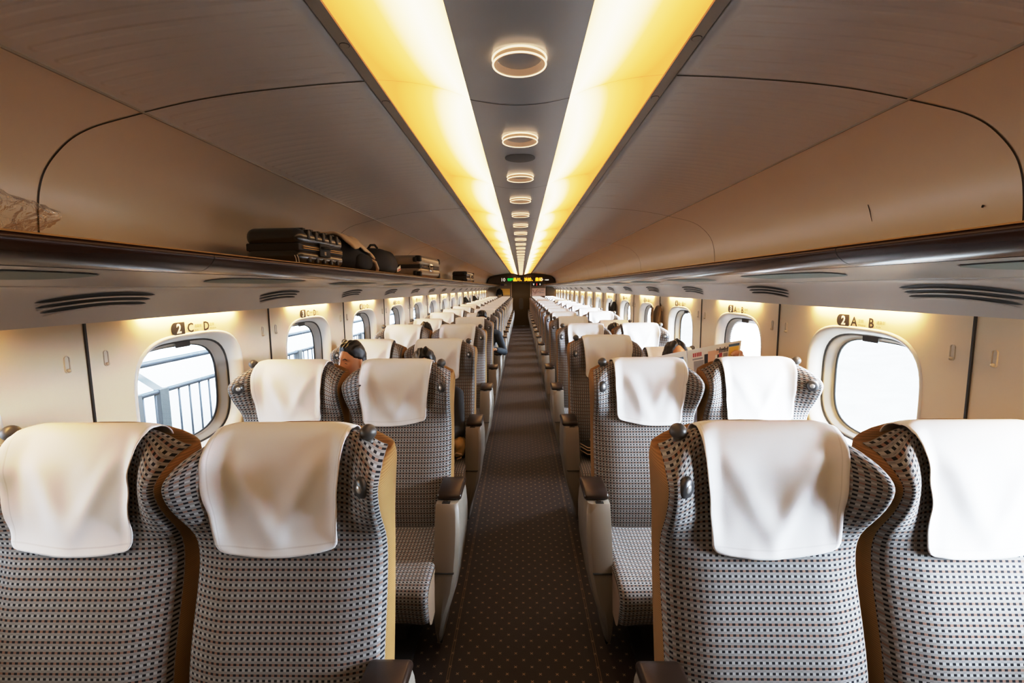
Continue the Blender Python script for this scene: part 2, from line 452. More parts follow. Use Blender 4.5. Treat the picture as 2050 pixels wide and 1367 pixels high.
ceil = tag(empty('ceiling'), kind='structure')
bm = bmesh.new(); strip(bm, P_CENTRE, YB, YEND); link('centre_panel', bm, CENTREP, ceil)
for s in (1, -1):
    bm = bmesh.new(); strip(bm, P_LEDGE, YB, YEND, s); link('lamp_edge_strip', bm, LEDGE, ceil, False)
    bm = bmesh.new(); strip(bm, [(.444, 2.275), (.456, 2.275)], YB, YEND, s); link('dark_gap', bm, BLACK, ceil, False)
    bm = bmesh.new(); strip(bm, [(.452, 2.275)]+P_CEIL, YB, YEND, s); link('side_panel', bm, CEILP, ceil)
    bm = bmesh.new(); strip(bm, [(1.109, 2.1885), (1.109, 2.182), (1.113, 2.181), (1.114, 2.187)], YB, YEND, s); link('edge_bead', bm, LEDGE, ceil, False)
    bm = bmesh.new(); strip(bm, P_BIN, YB, YEND, s); link('upper_wall_panel', bm, BINP, ceil)
    # joints every two rows
    bm = bmesh.new()
    y = 1.432
    ys = [1.432+2.2*k for k in range(9)]
    for y in ys:
        pr = [(x, z-.0012) for x, z in P_CEIL]+[(x-.0012, z-.0012) for x, z in P_BIN]
        strip(bm, pr, y-.0028, y+.0028, s)
    link('panel_joint', bm, SEAM, ceil, False)
    bm = bmesh.new()
    k = 0
    y = YB+.3
    for k in range(12):
        for y in (1.222+2.32*k-1.16*0, 1.578+2.32*k):
            if y < YEND-.5: cyl(bm, (s*.431, y, 2.2572), .011, .0015, 'z', 20)
    link('screw_cap', bm, LEDGE, ceil, False)
    bm = bmesh.new()
    for k in range(12):
        for y in (1.222+2.32*k, 1.578+2.32*k):
            if y < YEND-.5: cyl(bm, (s*.431, y, 2.2576), .0125, .0012, 'z', 20)
    link('screw_cap_rim', bm, SEAM, ceil, False)
bm = bmesh.new()
for k in range(-2, 17):
    y = 1.432+1.16*k
    if YB < y < YEND: strip(bm, [(x, z-.0008) for x, z in P_CENTRE], y-.0015, y+.0015)
link('centre_joint', bm, SEAM, ceil, False)

# lamps: one diffuser module per row and side
for s, nm in ((-1, 'left'), (1, 'right')):
    n = 0
    lm = None
    for k in range(-2, 17):
        y0 = max(1.432+1.16*k, YB); y1 = min(1.432+1.16*k+1.16, YEND-.4)
        if y0 > YEND-.6: break
        bm = bmesh.new(); strip(bm, P_LAMP, y0+.0004, y1-.0004, s)
        o = link('ceiling_lamp', bm, DIFF)
        tag(o, 'glowing warm yellow curved ceiling lamp cover, %s band, %s' % (nm, ('behind the viewer' if k < -1 else 'segment %s from the viewer' % ['nearest', 'second', 'third', 'fourth', 'fifth', 'sixth', 'seventh', 'eighth', 'ninth', 'tenth', 'eleventh', 'twelfth', 'thirteenth', 'fourteenth', 'fifteenth', 'sixteenth', 'seventeenth', 'farthest'][k+1])), 'ceiling lamp', 'yellow lamp covers along the ceiling')

ORD = ['nearest', 'second', 'third', 'fourth', 'fifth', 'sixth', 'seventh', 'eighth', 'ninth', 'tenth', 'eleventh', 'twelfth', 'thirteenth', 'fourteenth', 'fifteenth', 'sixteenth', 'seventeenth', 'eighteenth', 'nineteenth', 'twentieth', 'twenty-first', 'twenty-second', 'twenty-third', 'twenty-fourth', 'twenty-fifth', 'twenty-sixth', 'twenty-seventh', 'twenty-eighth', 'twenty-ninth', 'thirtieth', 'thirty-first', 'thirty-second', 'thirty-third', 'thirty-fourth']
# ring downlights on the centre line
def ringmesh(R, r, z, seg=48):
    bm = bmesh.new(); rings = []
    for i in range(seg):
        a = 2*PI*i/seg
        rings.append([bm.verts.new(((R+r*math.cos(b))*math.cos(a), (R+r*math.cos(b))*math.sin(a), z+r*math.sin(b))) for b in [2*PI*k/8 for k in range(8)]])
    for i in range(seg):
        A, B = rings[i], rings[(i+1) % seg]
        for k in range(8): bm.faces.new((A[k], B[k], B[(k+1) % 8], A[(k+1) % 8]))
    return bm
me_t = bpy.data.meshes.new('rim'); b_ = ringmesh(.0625, .0022, -.002); b_.to_mesh(me_t); b_.free(); me_t.materials.append(RINGE)
me_l = bpy.data.meshes.new('rim'); b_ = ringmesh(.0615, .0022, -.014); b_.to_mesh(me_l); b_.free(); me_l.materials.append(RINGE)
b_ = bmesh.new()
for i in range(48):
    pass
va = [[b_.verts.new((r*math.cos(2*PI*i/48), r*math.sin(2*PI*i/48), z)) for i in range(48)] for r, z in ((.0615, .002), (.0605, -.014), (.0545, -.014), (.0545, .002))]
for A, B in zip(va, va[1:]):
    for i in range(48): b_.faces.new((A[i], A[(i+1) % 48], B[(i+1) % 48], B[i]))
me_b = bpy.data.meshes.new('body'); b_.to_mesh(me_b); b_.free(); me_b.materials.append(RINGB)
for k in range(33):
    y = 1.155+.58*k
    if y > YEND-1: break
    t = tag(empty('ring_light', (0, y, 2.188)), 'round glowing ring light on the ceiling centre strip, %s from the viewer' % ORD[k], 'ceiling light', 'ring lights along the ceiling centre')
    for nm, me in (('ring_body', me_b), ('upper_rim', me_t), ('lower_rim', me_l)):
        o = bpy.data.objects.new(nm, me); C.objects.link(o); o.parent = t
bm = bmesh.new(); cyl(bm, (0, 0, 0), .062, .004, 'z', 40)
o = link('speaker_grille', bm, SPK, None, True, [('bevel', .0015, 2)]); o.location = (0, 1.995, 2.188)
tag(o, 'flat round grey speaker grille between the second and third ceiling ring lights', 'speaker')

# floor
bm = bmesh.new(); box(bm, -1.6, 1.6, YB, YEND+.1, -.04, 0)
tag(link('floor', bm, CARPET, None, False), kind='structure')

# walls built from one panel per row, each with its window opening
WC = lambda n: 2.08+1.16*(n-2)         # window centre of row n
WZ = 1.188
NP = 72
def wall_mesh(s):
    bm = bmesh.new()
    hw = PITCH/2
    zt, zb = 1.575, 0.0
    for n in range(1, 18):
        yc = WC(n)
        rim = rrect(.352, .285, .15, NP)
        outer = []
        for k in range(NP):
            th = 2*PI*k/NP; c, sn = math.cos(th), math.sin(th)
            # hit of the ray on the panel rectangle
            ts = []
            if c > 1e-9: ts.append(hw/c)
            if c < -1e-9: ts.append(-hw/c)
            if sn > 1e-9: ts.append((zt-WZ)/sn)
            if sn < -1e-9: ts.append((zb-WZ)/sn)
            t = min(ts); outer.append((c*t, sn*t))
        # snap the nearest samples to the four corners
        for cy, cz in ((hw, zt-WZ), (-hw, zt-WZ), (-hw, zb-WZ), (hw, zb-WZ)):
            k = min(range(NP), key=lambda q: (outer[q][0]-cy)**2+(outer[q][1]-cz)**2); outer[k] = (cy, cz)
        A = [bm.verts.new((s*1.48, yc+a, WZ+b)) for a, b in outer]
        B = [bm.verts.new((s*1.48, yc+a, WZ+b)) for a, b in rim]
        for k in range(NP):
            q = (A[k], A[(k+1) % NP], B[(k+1) % NP], B[k])
            bm.faces.new(q if s > 0 else q[::-1])
    yl, yr = WC(17)+hw, YEND+.02
    for y0, y1 in ((yl, yr), (YB, WC(1)-hw)):
        bm.faces.new([bm.verts.new((s*1.48, y, z)) for y, z in ((y0, 0), (y1, 0), (y1, 1.575), (y0, 1.575))])
    bmesh.ops.remove_doubles(bm, verts=bm.verts, dist=1e-5)
    return bm
for s, nm in ((-1, 'left'), (1, 'right')):
    w = tag(link('wall_'+nm, wall_mesh(s), WALL, None, False), kind='structure')
    bm = bmesh.new()
    for n in range(1, 18):
        y = WC(n)-.53+.0
        box(bm, s*1.474, s*1.482, y-.0036, y+.0036, .3, 1.556)
    link('panel_joint', bm, SEAM, w, False)
    bm = bmesh.new(); box(bm, s*1.46, s*1.482, YB, YEND, 0, .22)
    tag(link('baseboard_'+nm, bm, simple('kick_panel_'+nm, (.08, .07, .06), .6), None, False), kind='structure')
    bm = bmesh.new()
# outer body skin that keeps the light out between the windows
for s in (-1, 1):
    bm = bmesh.new(); strip(bm, [(1.485, 2.4), (1.62, 2.2), (1.66, 1.7)], YB, YEND+.1, s); strip(bm, [(0, 2.5), (1.485, 2.4)], YB, YEND+.1, s)
    tag(link('trim_%d' % (1 if s < 0 else 2), bm, LEDGE, None, False), kind='structure')

def ringloop(bm, x, s, yc, hw, hh, r):
    return [bm.verts.new((s*x, yc+a, WZ+b)) for a, b in rrect(hw, hh, r, NP)]
def bridge(bm, loops, s):
    for A, B in zip(loops, loops[1:]):
        for k in range(NP):
            q = (A[k], A[(k+1) % NP], B[(k+1) % NP], B[k]); bm.faces.new(q if s > 0 else q[::-1])
WIN = {}
def winmeshes(s):
    d = {}
    def mk(nm, rings, mat):
        bm = bmesh.new(); bridge(bm, [ringloop(bm, x, s, 0, a, b, r) for x, a, b, r in rings], s)
        me = bpy.data.meshes.new(nm); bm.to_mesh(me); bm.free(); me.materials.append(mat)
        me.polygons.foreach_set('use_smooth', [True]*len(me.polygons)); d[nm] = me
    mk('surround', [(1.480, .354, .287, .15), (1.476, .350, .283, .15), (1.476, .343, .276, .15), (1.484, .334, .267, .15), (1.51, .322, .255, .15), (1.535, .315, .248, .145)], WFRAME)
    mk('gasket', [(1.535, .316, .249, .145), (1.537, .309, .243, .14), (1.541, .306, .240, .14)], RUBBER)
    mk('inner_frame', [(1.540, .307, .241, .14), (1.542, .300, .235, .14), (1.58, .297, .232, .14), (1.582, .285, .222, .135)], WINNER)
    mk('pane_seal', [(1.582, .286, .223, .135), (1.5815, .281, .219, .13), (1.59, .280, .218, .13)], RUBBER)
    bm = bmesh.new(); L = ringloop(bm, 1.588, s, 0, .282, .220, .13); bm.faces.new(L if s < 0 else L[::-1])
    me = bpy.data.meshes.new('pane'); bm.to_mesh(me); bm.free(); me.materials.append(GLASS); d['pane'] = me
    bm = bmesh.new(); box(bm, s*1.536, s*1.546, -.042, .042, WZ+.222, WZ+.240)
    me = bpy.data.meshes.new('blind_handle'); bm.to_mesh(me); bm.free(); me.materials.append(WINNER); d['blind_handle'] = me
    bm = bmesh.new(); box(bm, s*1.5355, s*1.5365, -.046, .046, WZ+.219, WZ+.243)
    me = bpy.data.meshes.new('handle_gap'); bm.to_mesh(me); bm.free(); me.materials.append(SEAM); d['handle_gap'] = me
    bm = bmesh.new(); box(bm, s*1.445, s*1.474, -.30, .30, 1.562, 1.570)
    me = bpy.data.meshes.new('strip_light'); bm.to_mesh(me); bm.free(); me.materials.append(STRIPE); d['strip_light'] = me
    return d
wm = {-1: winmeshes(-1), 1: winmeshes(1)}
wid = 0
blinds = {(1, 3): 1.0, (1, 5): .55, (-1, 9): .5, (1, 12): .6}
for s in (-1, 1):
    for n in range(1, 18):
        wid += 1
        W = tag(empty('window_%d' % wid, (0, WC(n), 0)), kind='structure')
        for k, me in wm[s].items():
            if k == 'strip_light' and False: continue
            o = bpy.data.objects.new(k, me); C.objects.link(o); o.parent = W
            if k in ('blind_handle',):
                b = o.modifiers.new('b', 'BEVEL'); b.width = .004; b.segments = 2
        if (s, n) in blinds:
            fr = blinds[(s, n)]; bm = bmesh.new()
            ztop = WZ+.226; H = .452*fr; np_ = int(34*fr)
            prev = None
            for i in range(2*np_+1):
                z = ztop-H*i/(2*np_); x = s*(1.572-(.006 if i % 2 else 0))
                # width follows the rounded opening
                b = abs(z-WZ); p = 3.3
                hw = .288*(max(0, 1-(b/.232)**p))**(1/p) if b < .232 else .01
                hw = max(hw, .05)
                cur = (bm.verts.new((x, -hw, z)), bm.verts.new((x, hw, z)))
                if prev: bm.faces.new((prev[0], prev[1], cur[1], cur[0]))
                prev = cur
            link('blind', bm, BLIND, W, False)

# coat hooks: small pill-shaped catches either side of each wall joint
def pill(s):
    bm = bmesh.new()
    def lp(x, hw, hh, zc=0):
        pts = []
        for k in range(24):
            a = 2*PI*k/24; c, sn = math.cos(a), math.sin(a)
            pts.append(bm.verts.new((s*x, hw*c, zc+(hh-hw)*(1 if sn > 0 else -1)*(1 if abs(sn) > 1e-6 else 0)+hw*sn)))
        return pts
    loops = [lp(0, .0125, .034), lp(-.004, .0115, .033), lp(-.004, .0085, .030), lp(-.0005, .0075, .029)]
    for A, B in zip(loops, loops[1:]):
        for k in range(24): bm.faces.new((A[k], A[(k+1) % 24], B[(k+1) % 24], B[k]))
    bm.faces.new(loops[-1])
    bmesh.ops.recalc_face_normals(bm, faces=bm.faces)
    return bm
HOOKBASE = simple('hook_beige', (.66, .57, .46), .42)
HOOKR = simple('hook_outline', (.30, .22, .14), .5)
pm, hm = {}, {}
for s in (-1, 1):
    b_ = pill(s); b_.transform(Matrix.Scale(.85, 4)); m_ = bpy.data.meshes.new('plate'); b_.to_mesh(m_); b_.free(); m_.materials.append(HOOKBASE); pm[s] = m_
    b_ = bmesh.new(); sphere(b_, (-s*.004, 0, -.021), .0058, 12, 8, (1.4, 1, 1.1)); m_ = bpy.data.meshes.new('hook'); b_.to_mesh(m_); b_.free(); m_.materials.append(HOOKBASE); hm[s] = m_
for s, nm in ((-1, 'left'), (1, 'right')):
    for n in range(1, 17):
        for q, dy in enumerate((-.602, -.458)):
            t = tag(empty('coat_hook', (s*1.48, WC(n+0)+dy, 1.425)), 'beige pill-shaped coat hook, %s wall, %s of the joint before window %d' % (nm, 'near side' if q == 0 else 'far side', n), 'coat hook', 'fold-out coat hooks on the walls')
            for k, me in (('hook_plate', pm[s]), ('hook_tip', hm[s])):
                o = bpy.data.objects.new(k, me); C.objects.link(o); o.parent = t

# seat number signs
SC = {-1: [('C', '通路側', 'Aisle'), ('D', '窓側', 'Window')], 1: [('A', '窓側', 'Window'), ('B', '通路側', 'Aisle')]}
def plate(s):
    # half-rounded dark plate in the wall plane, local u to the reader's right, v up
    pts = [(.082, -.027), (.082, .027)]
    for k in range(9):
        a = PI/2+PI*k/8*1.0
        pts.append((.024+.024*math.cos(a), .027*math.sin(a)))
    return pts
for s, nm in ((-1, 'left'), (1, 'right')):
    for n in range(1, 18):
        t = tag(empty('seat_number_sign', (s*1.4775, WC(n), 1.498)), 'printed seat number sign reading %d %s %s above the row %d window' % (n, SC[s][0][0], SC[s][1][0], n), 'sign', 'seat number signs above the windows')
        # frame whose x runs to the reader's right, y up, z off the wall
        if s < 0: R = Matrix(((0, 0, 1, 0), (1, 0, 0, 0), (0, 1, 0, 0), (0, 0, 0, 1)))
        else: R = Matrix(((0, 0, -1, 0), (-1, 0, 0, 0), (0, 1, 0, 0), (0, 0, 0, 1)))
        T = R @ Matrix.Translation((-.140, 0, 0))
        bm = bmesh.new(); f = bm.faces.new([bm.verts.new((a, b, 0)) for a, b in plate(s)])
        bm.transform(T); bmesh.ops.recalc_face_normals(bm, faces=bm.faces)
        pl = link('number_plate', bm, SIGNDK, t, False)
        ns = str(n); text('number', ns, .056 if n < 10 else .046, SIGNLT, pl, T @ Matrix.Translation((.032 if n < 10 else .022, -.019 if n < 10 else -.016, .0006)), bold=.002)
        x = .096
        for L, jp, en in SC[s]:
            text('seat_letter', L, .058, SIGNDK, t, T @ Matrix.Translation((x, -.021, .0004)), bold=.0012)
            if n < 8:
                text('small_text', jp, .0165, SIGNGR, t, T @ Matrix.Translation((x+.045, -.003, .0004)))
                text('small_text', en, .013, SIGNGR, t, T @ Matrix.Translation((x+.045, -.019, .0004)))
            x += .1 + .005

# ------------------------------------------------------------------ luggage racks with air vents
P_UNDER = catmull([(.985, 1.712), (1.05, 1.708), (1.15, 1.699), (1.25, 1.688), (1.325, 1.676)], 3)
P_EAVE = catmull([(1.327, 1.674), (1.345, 1.672), (1.362, 1.664), (1.385, 1.640), (1.415, 1.595), (1.437, 1.556)], 3)
P_RAIL = catmull([(.935, 1.770), (.915, 1.769), (.908, 1.762), (.910, 1.750), (.925, 1.732), (.950, 1.718), (.985, 1.711)], 4)
RACK = {}
P_GOLD = [(.936, 1.7735), (.913, 1.7725), (.909, 1.7685)]
for s, nm in ((-1, 'left'), (1, 'right')):
    t = tag(empty('luggage_rack', (0, 0, 0)), 'long dark wood railed overhead luggage rack along the %s side' % nm, 'luggage rack')
    RACK[s] = t
    bm = bmesh.new(); strip(bm, P_RAIL, YB, YEND-.4, s); rl = link('rail', bm, RAIL, t)
    bm = bmesh.new(); strip(bm, P_GOLD, YB, YEND-.4, s); link('edge_trim', bm, GOLD, rl, False)
    bm = bmesh.new()
    for k in range(0, 17): strip(bm, [(x-.0007, z) for x, z in P_RAIL], 1.39+1.16*k*2-.0012, 1.39+1.16*k*2+.0012, s) if 1.39+2.32*k < YEND-.5 else None
    link('rail_joint', bm, BLACK, rl, False)
    bm = bmesh.new(); strip(bm, [(.934, 1.7715), (.96, 1.762), (1.473, 1.766)], YB, YEND, s); strip(bm, [(.96, 1.745), (1.48, 1.745)], YB, YEND, s); link('shelf', bm, SHELF, t, False)
    bm = bmesh.new(); strip(bm, P_UNDER, YB, YEND, s); link('underside_panel', bm, UNDER, t)
    bm = bmesh.new(); strip(bm, P_EAVE, YB, YEND, s); strip(bm, [(1.437, 1.556), (1.437, 1.572), (1.48, 1.573)], YB, YEND, s); link('eave_panel', bm, EAVE, t)
    bm = bmesh.new(); strip(bm, [(1.3235, 1.6762), (1.327, 1.6735), (1.329, 1.6755)], YB, YEND, s); link('crease_line', bm, LEDGE, t, False)
    bm = bmesh.new(); strip(bm, [(.982, 1.7108), (.987, 1.7112)], YB, YEND-.4, s); link('rail_gap', bm, BLACK, t, False)

def ovalmesh(s, grow=0.0, dz=0.0):
    """rounded lozenge following the sloping underside"""
    bm = bmesh.new(); pts = []
    for a, b in rrect(.325+grow, .078+grow, .030, 64):
        x = 1.14+b
        # ends pulled to a point toward the rail side
        y = a*(1-.07*(b/.078))
        z = interp(P_UNDER, x)-.0028-dz
        pts.append(bm.verts.new((s*x, y, z)))
    f = bm.faces.new(pts)
    bmesh.ops.recalc_face_normals(bm, faces=bm.faces)
    if f.normal.z > 0: f.normal_flip()
    return bm
def eave_pt(t):
    i = t*(len(P_EAVE)-1); k = min(int(i), len(P_EAVE)-2); f = i-k
    a, b = P_EAVE[k], P_EAVE[k+1]; return (lerp(a[0], b[0], f), lerp(a[1], b[1], f))
def eave_at_z(z):
    best = None
    for (x0, z0), (x1, z1) in zip(P_EAVE, P_EAVE[1:]):
        if (z0-z)*(z1-z) <= 0: return lerp(x0, x1, (z0-z)/(z0-z1) if z0 != z1 else 0)
    return 1.35
def ventparts(s):
    """three curved dark slots stacked on the eave, bulging slats between"""
    out = {}
    def slot(zc, hh, hl, y_shift, off, bul=0.0):
        bm = bmesh.new(); n = 26; rows = []
        for i in range(n+1):
            u = -1+2*i/n; y = y_shift+u*hl
            h = hh*(max(0, 1-abs(u)**3.2))**.5+.0004
            ARCH, TILT = .012, .0085
            row = []
            for q in (-1, -.33, .33, 1):
                z = zc+ARCH*(1-u*u)+TILT*u+h*q
                x = eave_at_z(min(max(z, 1.558), 1.6735))-off-bul*(1-q*q)*(1-u*u*.8)
                row.append(bm.verts.new((s*x, y, z-off*.6)))
            rows.append(row)
        for A, B in zip(rows, rows[1:]):
            for k in range(3):
                q = (A[k], B[k], B[k+1], A[k+1]); bm.faces.new(q if s > 0 else q[::-1])
        bmesh.ops.recalc_face_normals(bm, faces=bm.faces)
        return bm
    out['slots'] = []
    for zc, hl, sh in ((1.6390, .215, 0), (1.6235, .205, 0), (1.6080, .19, .006)):
        b = slot(zc, .0062, hl, sh, .0018); me = bpy.data.meshes.new('slot'); b.to_mesh(me); b.free(); me.materials.append(BLACK); out['slots'].append(me)
    out['slats'] = []
    for zc, hl, sh in ((1.6312, .212, 0), (1.6157, .200, 0), (1.5985, .18, .006)):
        b = slot(zc, .0026 if zc > 1.61 else .0042, hl, sh, .003, .004); me = bpy.data.meshes.new('slat'); b.to_mesh(me); b.free(); me.materials.append(EAVE)
        me.polygons.foreach_set('use_smooth', [True]*len(me.polygons)); out['slats'].append(me)
    return out
RT = {n: '' for n in range(20)}
for s, nm in ((-1, 'left'), (1, 'right')):
    vp = ventparts(s)
    b_ = ovalmesh(s); om = bpy.data.meshes.new('oval'); b_.to_mesh(om); b_.free(); om.materials.append(OVAL)
    b_ = ovalmesh(s, .0035, -.0008); og = bpy.data.meshes.new('ovalgap'); b_.to_mesh(og); b_.free(); og.materials.append(SEAM)
    for n in range(1, 18):
        t = tag(empty('air_vent', (0, WC(n)-.55, 0)), 'three-slot curved air vent on the %s eave just before the row %d window' % (nm, n), 'air vent', 'slotted air vents along the eaves')
        for me in vp['slots']:
            o = bpy.data.objects.new('slot', me); C.objects.link(o); o.parent = t
        for me in vp['slats']:
            o = bpy.data.objects.new('slat', me); C.objects.link(o); o.parent = t
        a_ = bpy.data.objects.new('lozenge_panel', om); C.objects.link(a_); a_.parent = RACK[s]; a_.location = (0, WC(n)-.04, 0)
        b2 = bpy.data.objects.new('panel_gap', og); C.objects.link(b2); b2.parent = a_

# ------------------------------------------------------------------ end wall
bm = bmesh.new()
for x0, x1 in ((-1.7, -.425), (.425, 1.7)): box(bm, x0, x1, YEND, YEND+.06, 0, 2.4)
box(bm, -.425, .425, YEND, YEND+.06, 1.90, 2.4)
tag(link('wall_far', bm, ENDW, None, False), kind='structure')
bm = bmesh.new(); box(bm, -1.7, 1.7, YB-.05, YB, 0, 2.5)
tag(link('wall_back', bm, ENDW, None, False), kind='structure')
# angled side cheeks at the end
bm = bmesh.new()
for s in (-1, 1):
    q = [bm.verts.new((s*x, y, z)) for x, y, z in ((1.48, 19.85, 0), (1.08, 20.44, 0), (1.08, 20.44, 1.86), (1.48, 19.85, 1.86))]
    bm.faces.new(q if s < 0 else q[::-1])
tag(link('trim_3', bm, simple('end_cheek', (.24, .19, .13), .5), None, False), kind='structure')
d = tag(empty('door_1', (0, YEND+.09, 0)), kind='structure')
bxo('door_leaf', (-.44, .44, -.02, .02, 0, 1.92), DOORM, d)
bm = bmesh.new(); f = bm.faces.new([bm.verts.new((a, -.023, .965+b)) for a, b in rrect(.10, .25, .05, 40)]); bmesh.ops.recalc_face_normals(bm, faces=bm.faces); link('door_pane', bm, DOORGL, d, False)
for s in (-1, 1): bxo('door_frame', (min(s*.40, s*.43), max(s*.40, s*.43), -.11, -.05, 0, 1.87), ENDF, d, .004)

h = tag(empty('display_header', (0, 19.95, 0)), 'dark curved header over the far door with the lit destination display', 'display')
prof = []
top = [(-1.415, 1.85), (-1.39, 1.96), (-1.32, 2.06), (-1.22, 2.12), (-1.05, 2.16), (-.8, 2.178), (-.45, 2.178), (-.25, 2.165), (-.12, 2.135), (0, 2.118)]
top = top+[(-x, z) for x, z in top[-2::-1]]
bm = bmesh.new()
fv = [bm.verts.new((x, 0, z)) for x, z in top]+[bm.verts.new((.9, 0, 1.875)), bm.verts.new((.45, 0, 1.88)), bm.verts.new((-.45, 0, 1.88)), bm.verts.new((-.9, 0, 1.875))]
f = bm.faces.new(fv)
r = bmesh.ops.extrude_face_region(bm, geom=[f]); bmesh.ops.translate(bm, vec=(0, .44, 0), verts=[v for v in r['geom'] if isinstance(v, bmesh.types.BMVert)])
bmesh.ops.recalc_face_normals(bm, faces=bm.faces)
link('header_panel', bm, HEADER, h, False)
bm = bmesh.new(); box(bm, -.60, .80, -.012, 0, 1.90, 2.09); led = link('led_screen', bm, BLACK, h, False)
RX = Matrix.Rotation(PI/2, 4, 'X')
def etext(name, st, size, mat, x, z, par, y=-.016, bold=0, sx=1):
    return text(name, st, size, mat, par, Matrix.Translation((x, y, z)) @ RX @ Matrix.Diagonal((sx, 1, 1, 1)), bold)
etext('coach_number', '10', .20, WHITEL, -.86, 1.93, h, bold=.002)
etext('green_text', '停車駅', .085, GREENL, -.575, 1.985, led, bold=.004)
bm = bmesh.new(); box(bm, -.56, -.40, -.018, -.014, 1.945, 1.965); link('green_bar', bm, GREENL, led, False)
etext('amber_text', '品川、浜松、豊橋', .155, AMBER, -.335, 1.945, led, bold=.004)
etext('white_text', '◇', .13, WHITEL, .80, 1.945, h, bold=.006)
bm = bmesh.new(); box(bm, 1.03, 1.17, -.01, 0, 1.955, 1.995); box(bm, .99, 1.02, -.01, 0, 1.968, 1.984); link('white_symbol', bm, WHITEL, h, False)

t = tag(empty('pictogram_sign', (.68, YEND-.03, 1.795)), 'small black lit sign with white and red pictograms right of the far door', 'sign')
bxo('sign_box', (-.21, .21, 0, .03, -.065, .065), BLACK, t)
bm = bmesh.new()   # telephone, person, toilet marks
box(bm, -.17, -.10, -.006, 0, .015, .035); box(bm, -.155, -.115, -.006, 0, -.035, .005); link('phone_symbol', bm, WHITEL, t, False)
bm = bmesh.new(); sphere(bm, (0, -.004, .035), .013, 10, 6); box(bm, -.014, .014, -.006, 0, -.045, .018); link('person_symbol', bm, REDL, t, False)
bm = bmesh.new(); box(bm, .12, .135, -.006, 0, -.035, .035); box(bm, .135, .165, -.006, 0, .02, .035); box(bm, .150, .165, -.006, 0, -.035, .02); link('seat_symbol', bm, WHITEL, t, False)
t = tag(empty('small_notice', (-.76, YEND-.03, 1.79)), 'small dark and white notice left of the far door', 'sign')
bxo('notice_face', (-.12, .02, 0, .02, -.05, .05), simple('notice_purple', (.05, .03, .07), .5), t)
bxo('white_part', (.03, .14, 0, .02, -.035, .03), simple('notice_cream', (.5, .4, .25), .5), t)
t = tag(empty('wall_poster', (-.70, YEND-.02, 1.49)), 'plain ochre poster left of the far door behind a hanging coat', 'poster')
bxo('poster_sheet', (-.28, .22, 0, .012, -.14, .13), POSTERY, t)
bxo('poster_border', (-.28, .22, 0, .013, -.23, -.145), simple('poster_cream', (.55, .38, .20), .5), t)
t = tag(empty('route_poster', (.765, YEND-.02, 1.465)), 'pale pink poster with red lines and grey writing right of the far door', 'poster')
bxo('poster_sheet', (-.29, .29, 0, .012, -.165, .165), POSTERP, t)
bm = bmesh.new()
tube(bm, [(-.26, -.004, .10), (-.20, -.004, -.03), (-.17, -.004, -.06), (-.12, -.004, .02), (-.05, -.004, .12)], .010, 6)
tube(bm, [(-.24, -.004, -.12), (-.15, -.004, -.10), (-.10, -.004, -.02), (.02, -.004, .04), (.1, -.004, .02)], .006, 6)
link('red_line', bm, POSTERR, t)
bm = bmesh.new()
for i in range(9): box(bm, .0+i*.027, .018+i*.027, -.004, 0, -.04+.01*math.sin(i*2.1), -.01)
for i in range(5): box(bm, .08+i*.03, .1+i*.03, -.004, 0, .07, .10)
link('grey_writing', bm, PRG, t, False)
t = tag(bxo('waste_flap', (.80, 1.08, YEND-.03, YEND, 1.02, 1.27), simple('brown_flap', (.10, .04, .03), .5)), 'dark reddish brown panel under the route poster', 'panel')

# ------------------------------------------------------------------ seats (facing the viewer, -Y)
ROWS = [ # z, y centre, half width, wing forward
    (.36, -.150, .246, -.020), (.44, -.165, .250, -.022), (.53, -.175, .253, -.026), (.63, -.175, .256, -.030), (.73, -.155, .257, -.034), (.83, -.125, .257, -.036),
    (.91, -.100, .256, -.036), (.97, -.082, .256, -.026), (1.02, -.072, .256, -.004), (1.07, -.068, .259, .040), (1.12, -.064, .264, .078),
    (1.165, -.058, .267, .100), (1.205, -.050, .268, .108), (1.24, -.038, .268, .104), (1.265, -.024, .264, .086), (1.280, -.008, .258, .058), (1.286, .008, .252, .026), (1.283, .024, .246, .0)]
SS = [-1, -.985, -.95, -.88, -.79, -.69, -.59, -.48, -.36, -.24, -.12, 0, .12, .24, .36, .48, .59, .69, .79, .88, .95, .985, 1]
VL = [0]
for a, b in zip(ROWS, ROWS[1:]): VL.append(VL[-1]+math.hypot(a[0]-b[0], a[1]-b[1]))
def wing_g(a): return sstep((a-.54)/.44)
def drop(a, z):
    k = sstep((z-1.14)/.14)
    return k*.055*max(0, (a-.5)/.5)**1.8
def front(sv, row):
    z, yc, w, wf = row
    a = abs(sv)
    y = yc-wf*wing_g(a) if wf > 0 else yc-wf*max(0, (a-.55)/.45)**1.5
    if a > .94: y += .022*((a-.94)/.06)**1.6        # rounded lip
    # gentle side bolster lower down
    return Vector((w*sv, y, z-drop(a, z)))
nS = len(SS)
def ulen(i): return SS[i]*.28
def f_front(i, j): return tuple(front(SS[i], ROWS[j]))
seat_back_me = gridmesh('backrest', f_front, nS, len(ROWS), lambda i, j: (ulen(i)+.5, VL[j]))
seat_back_me.materials.append(FAB)
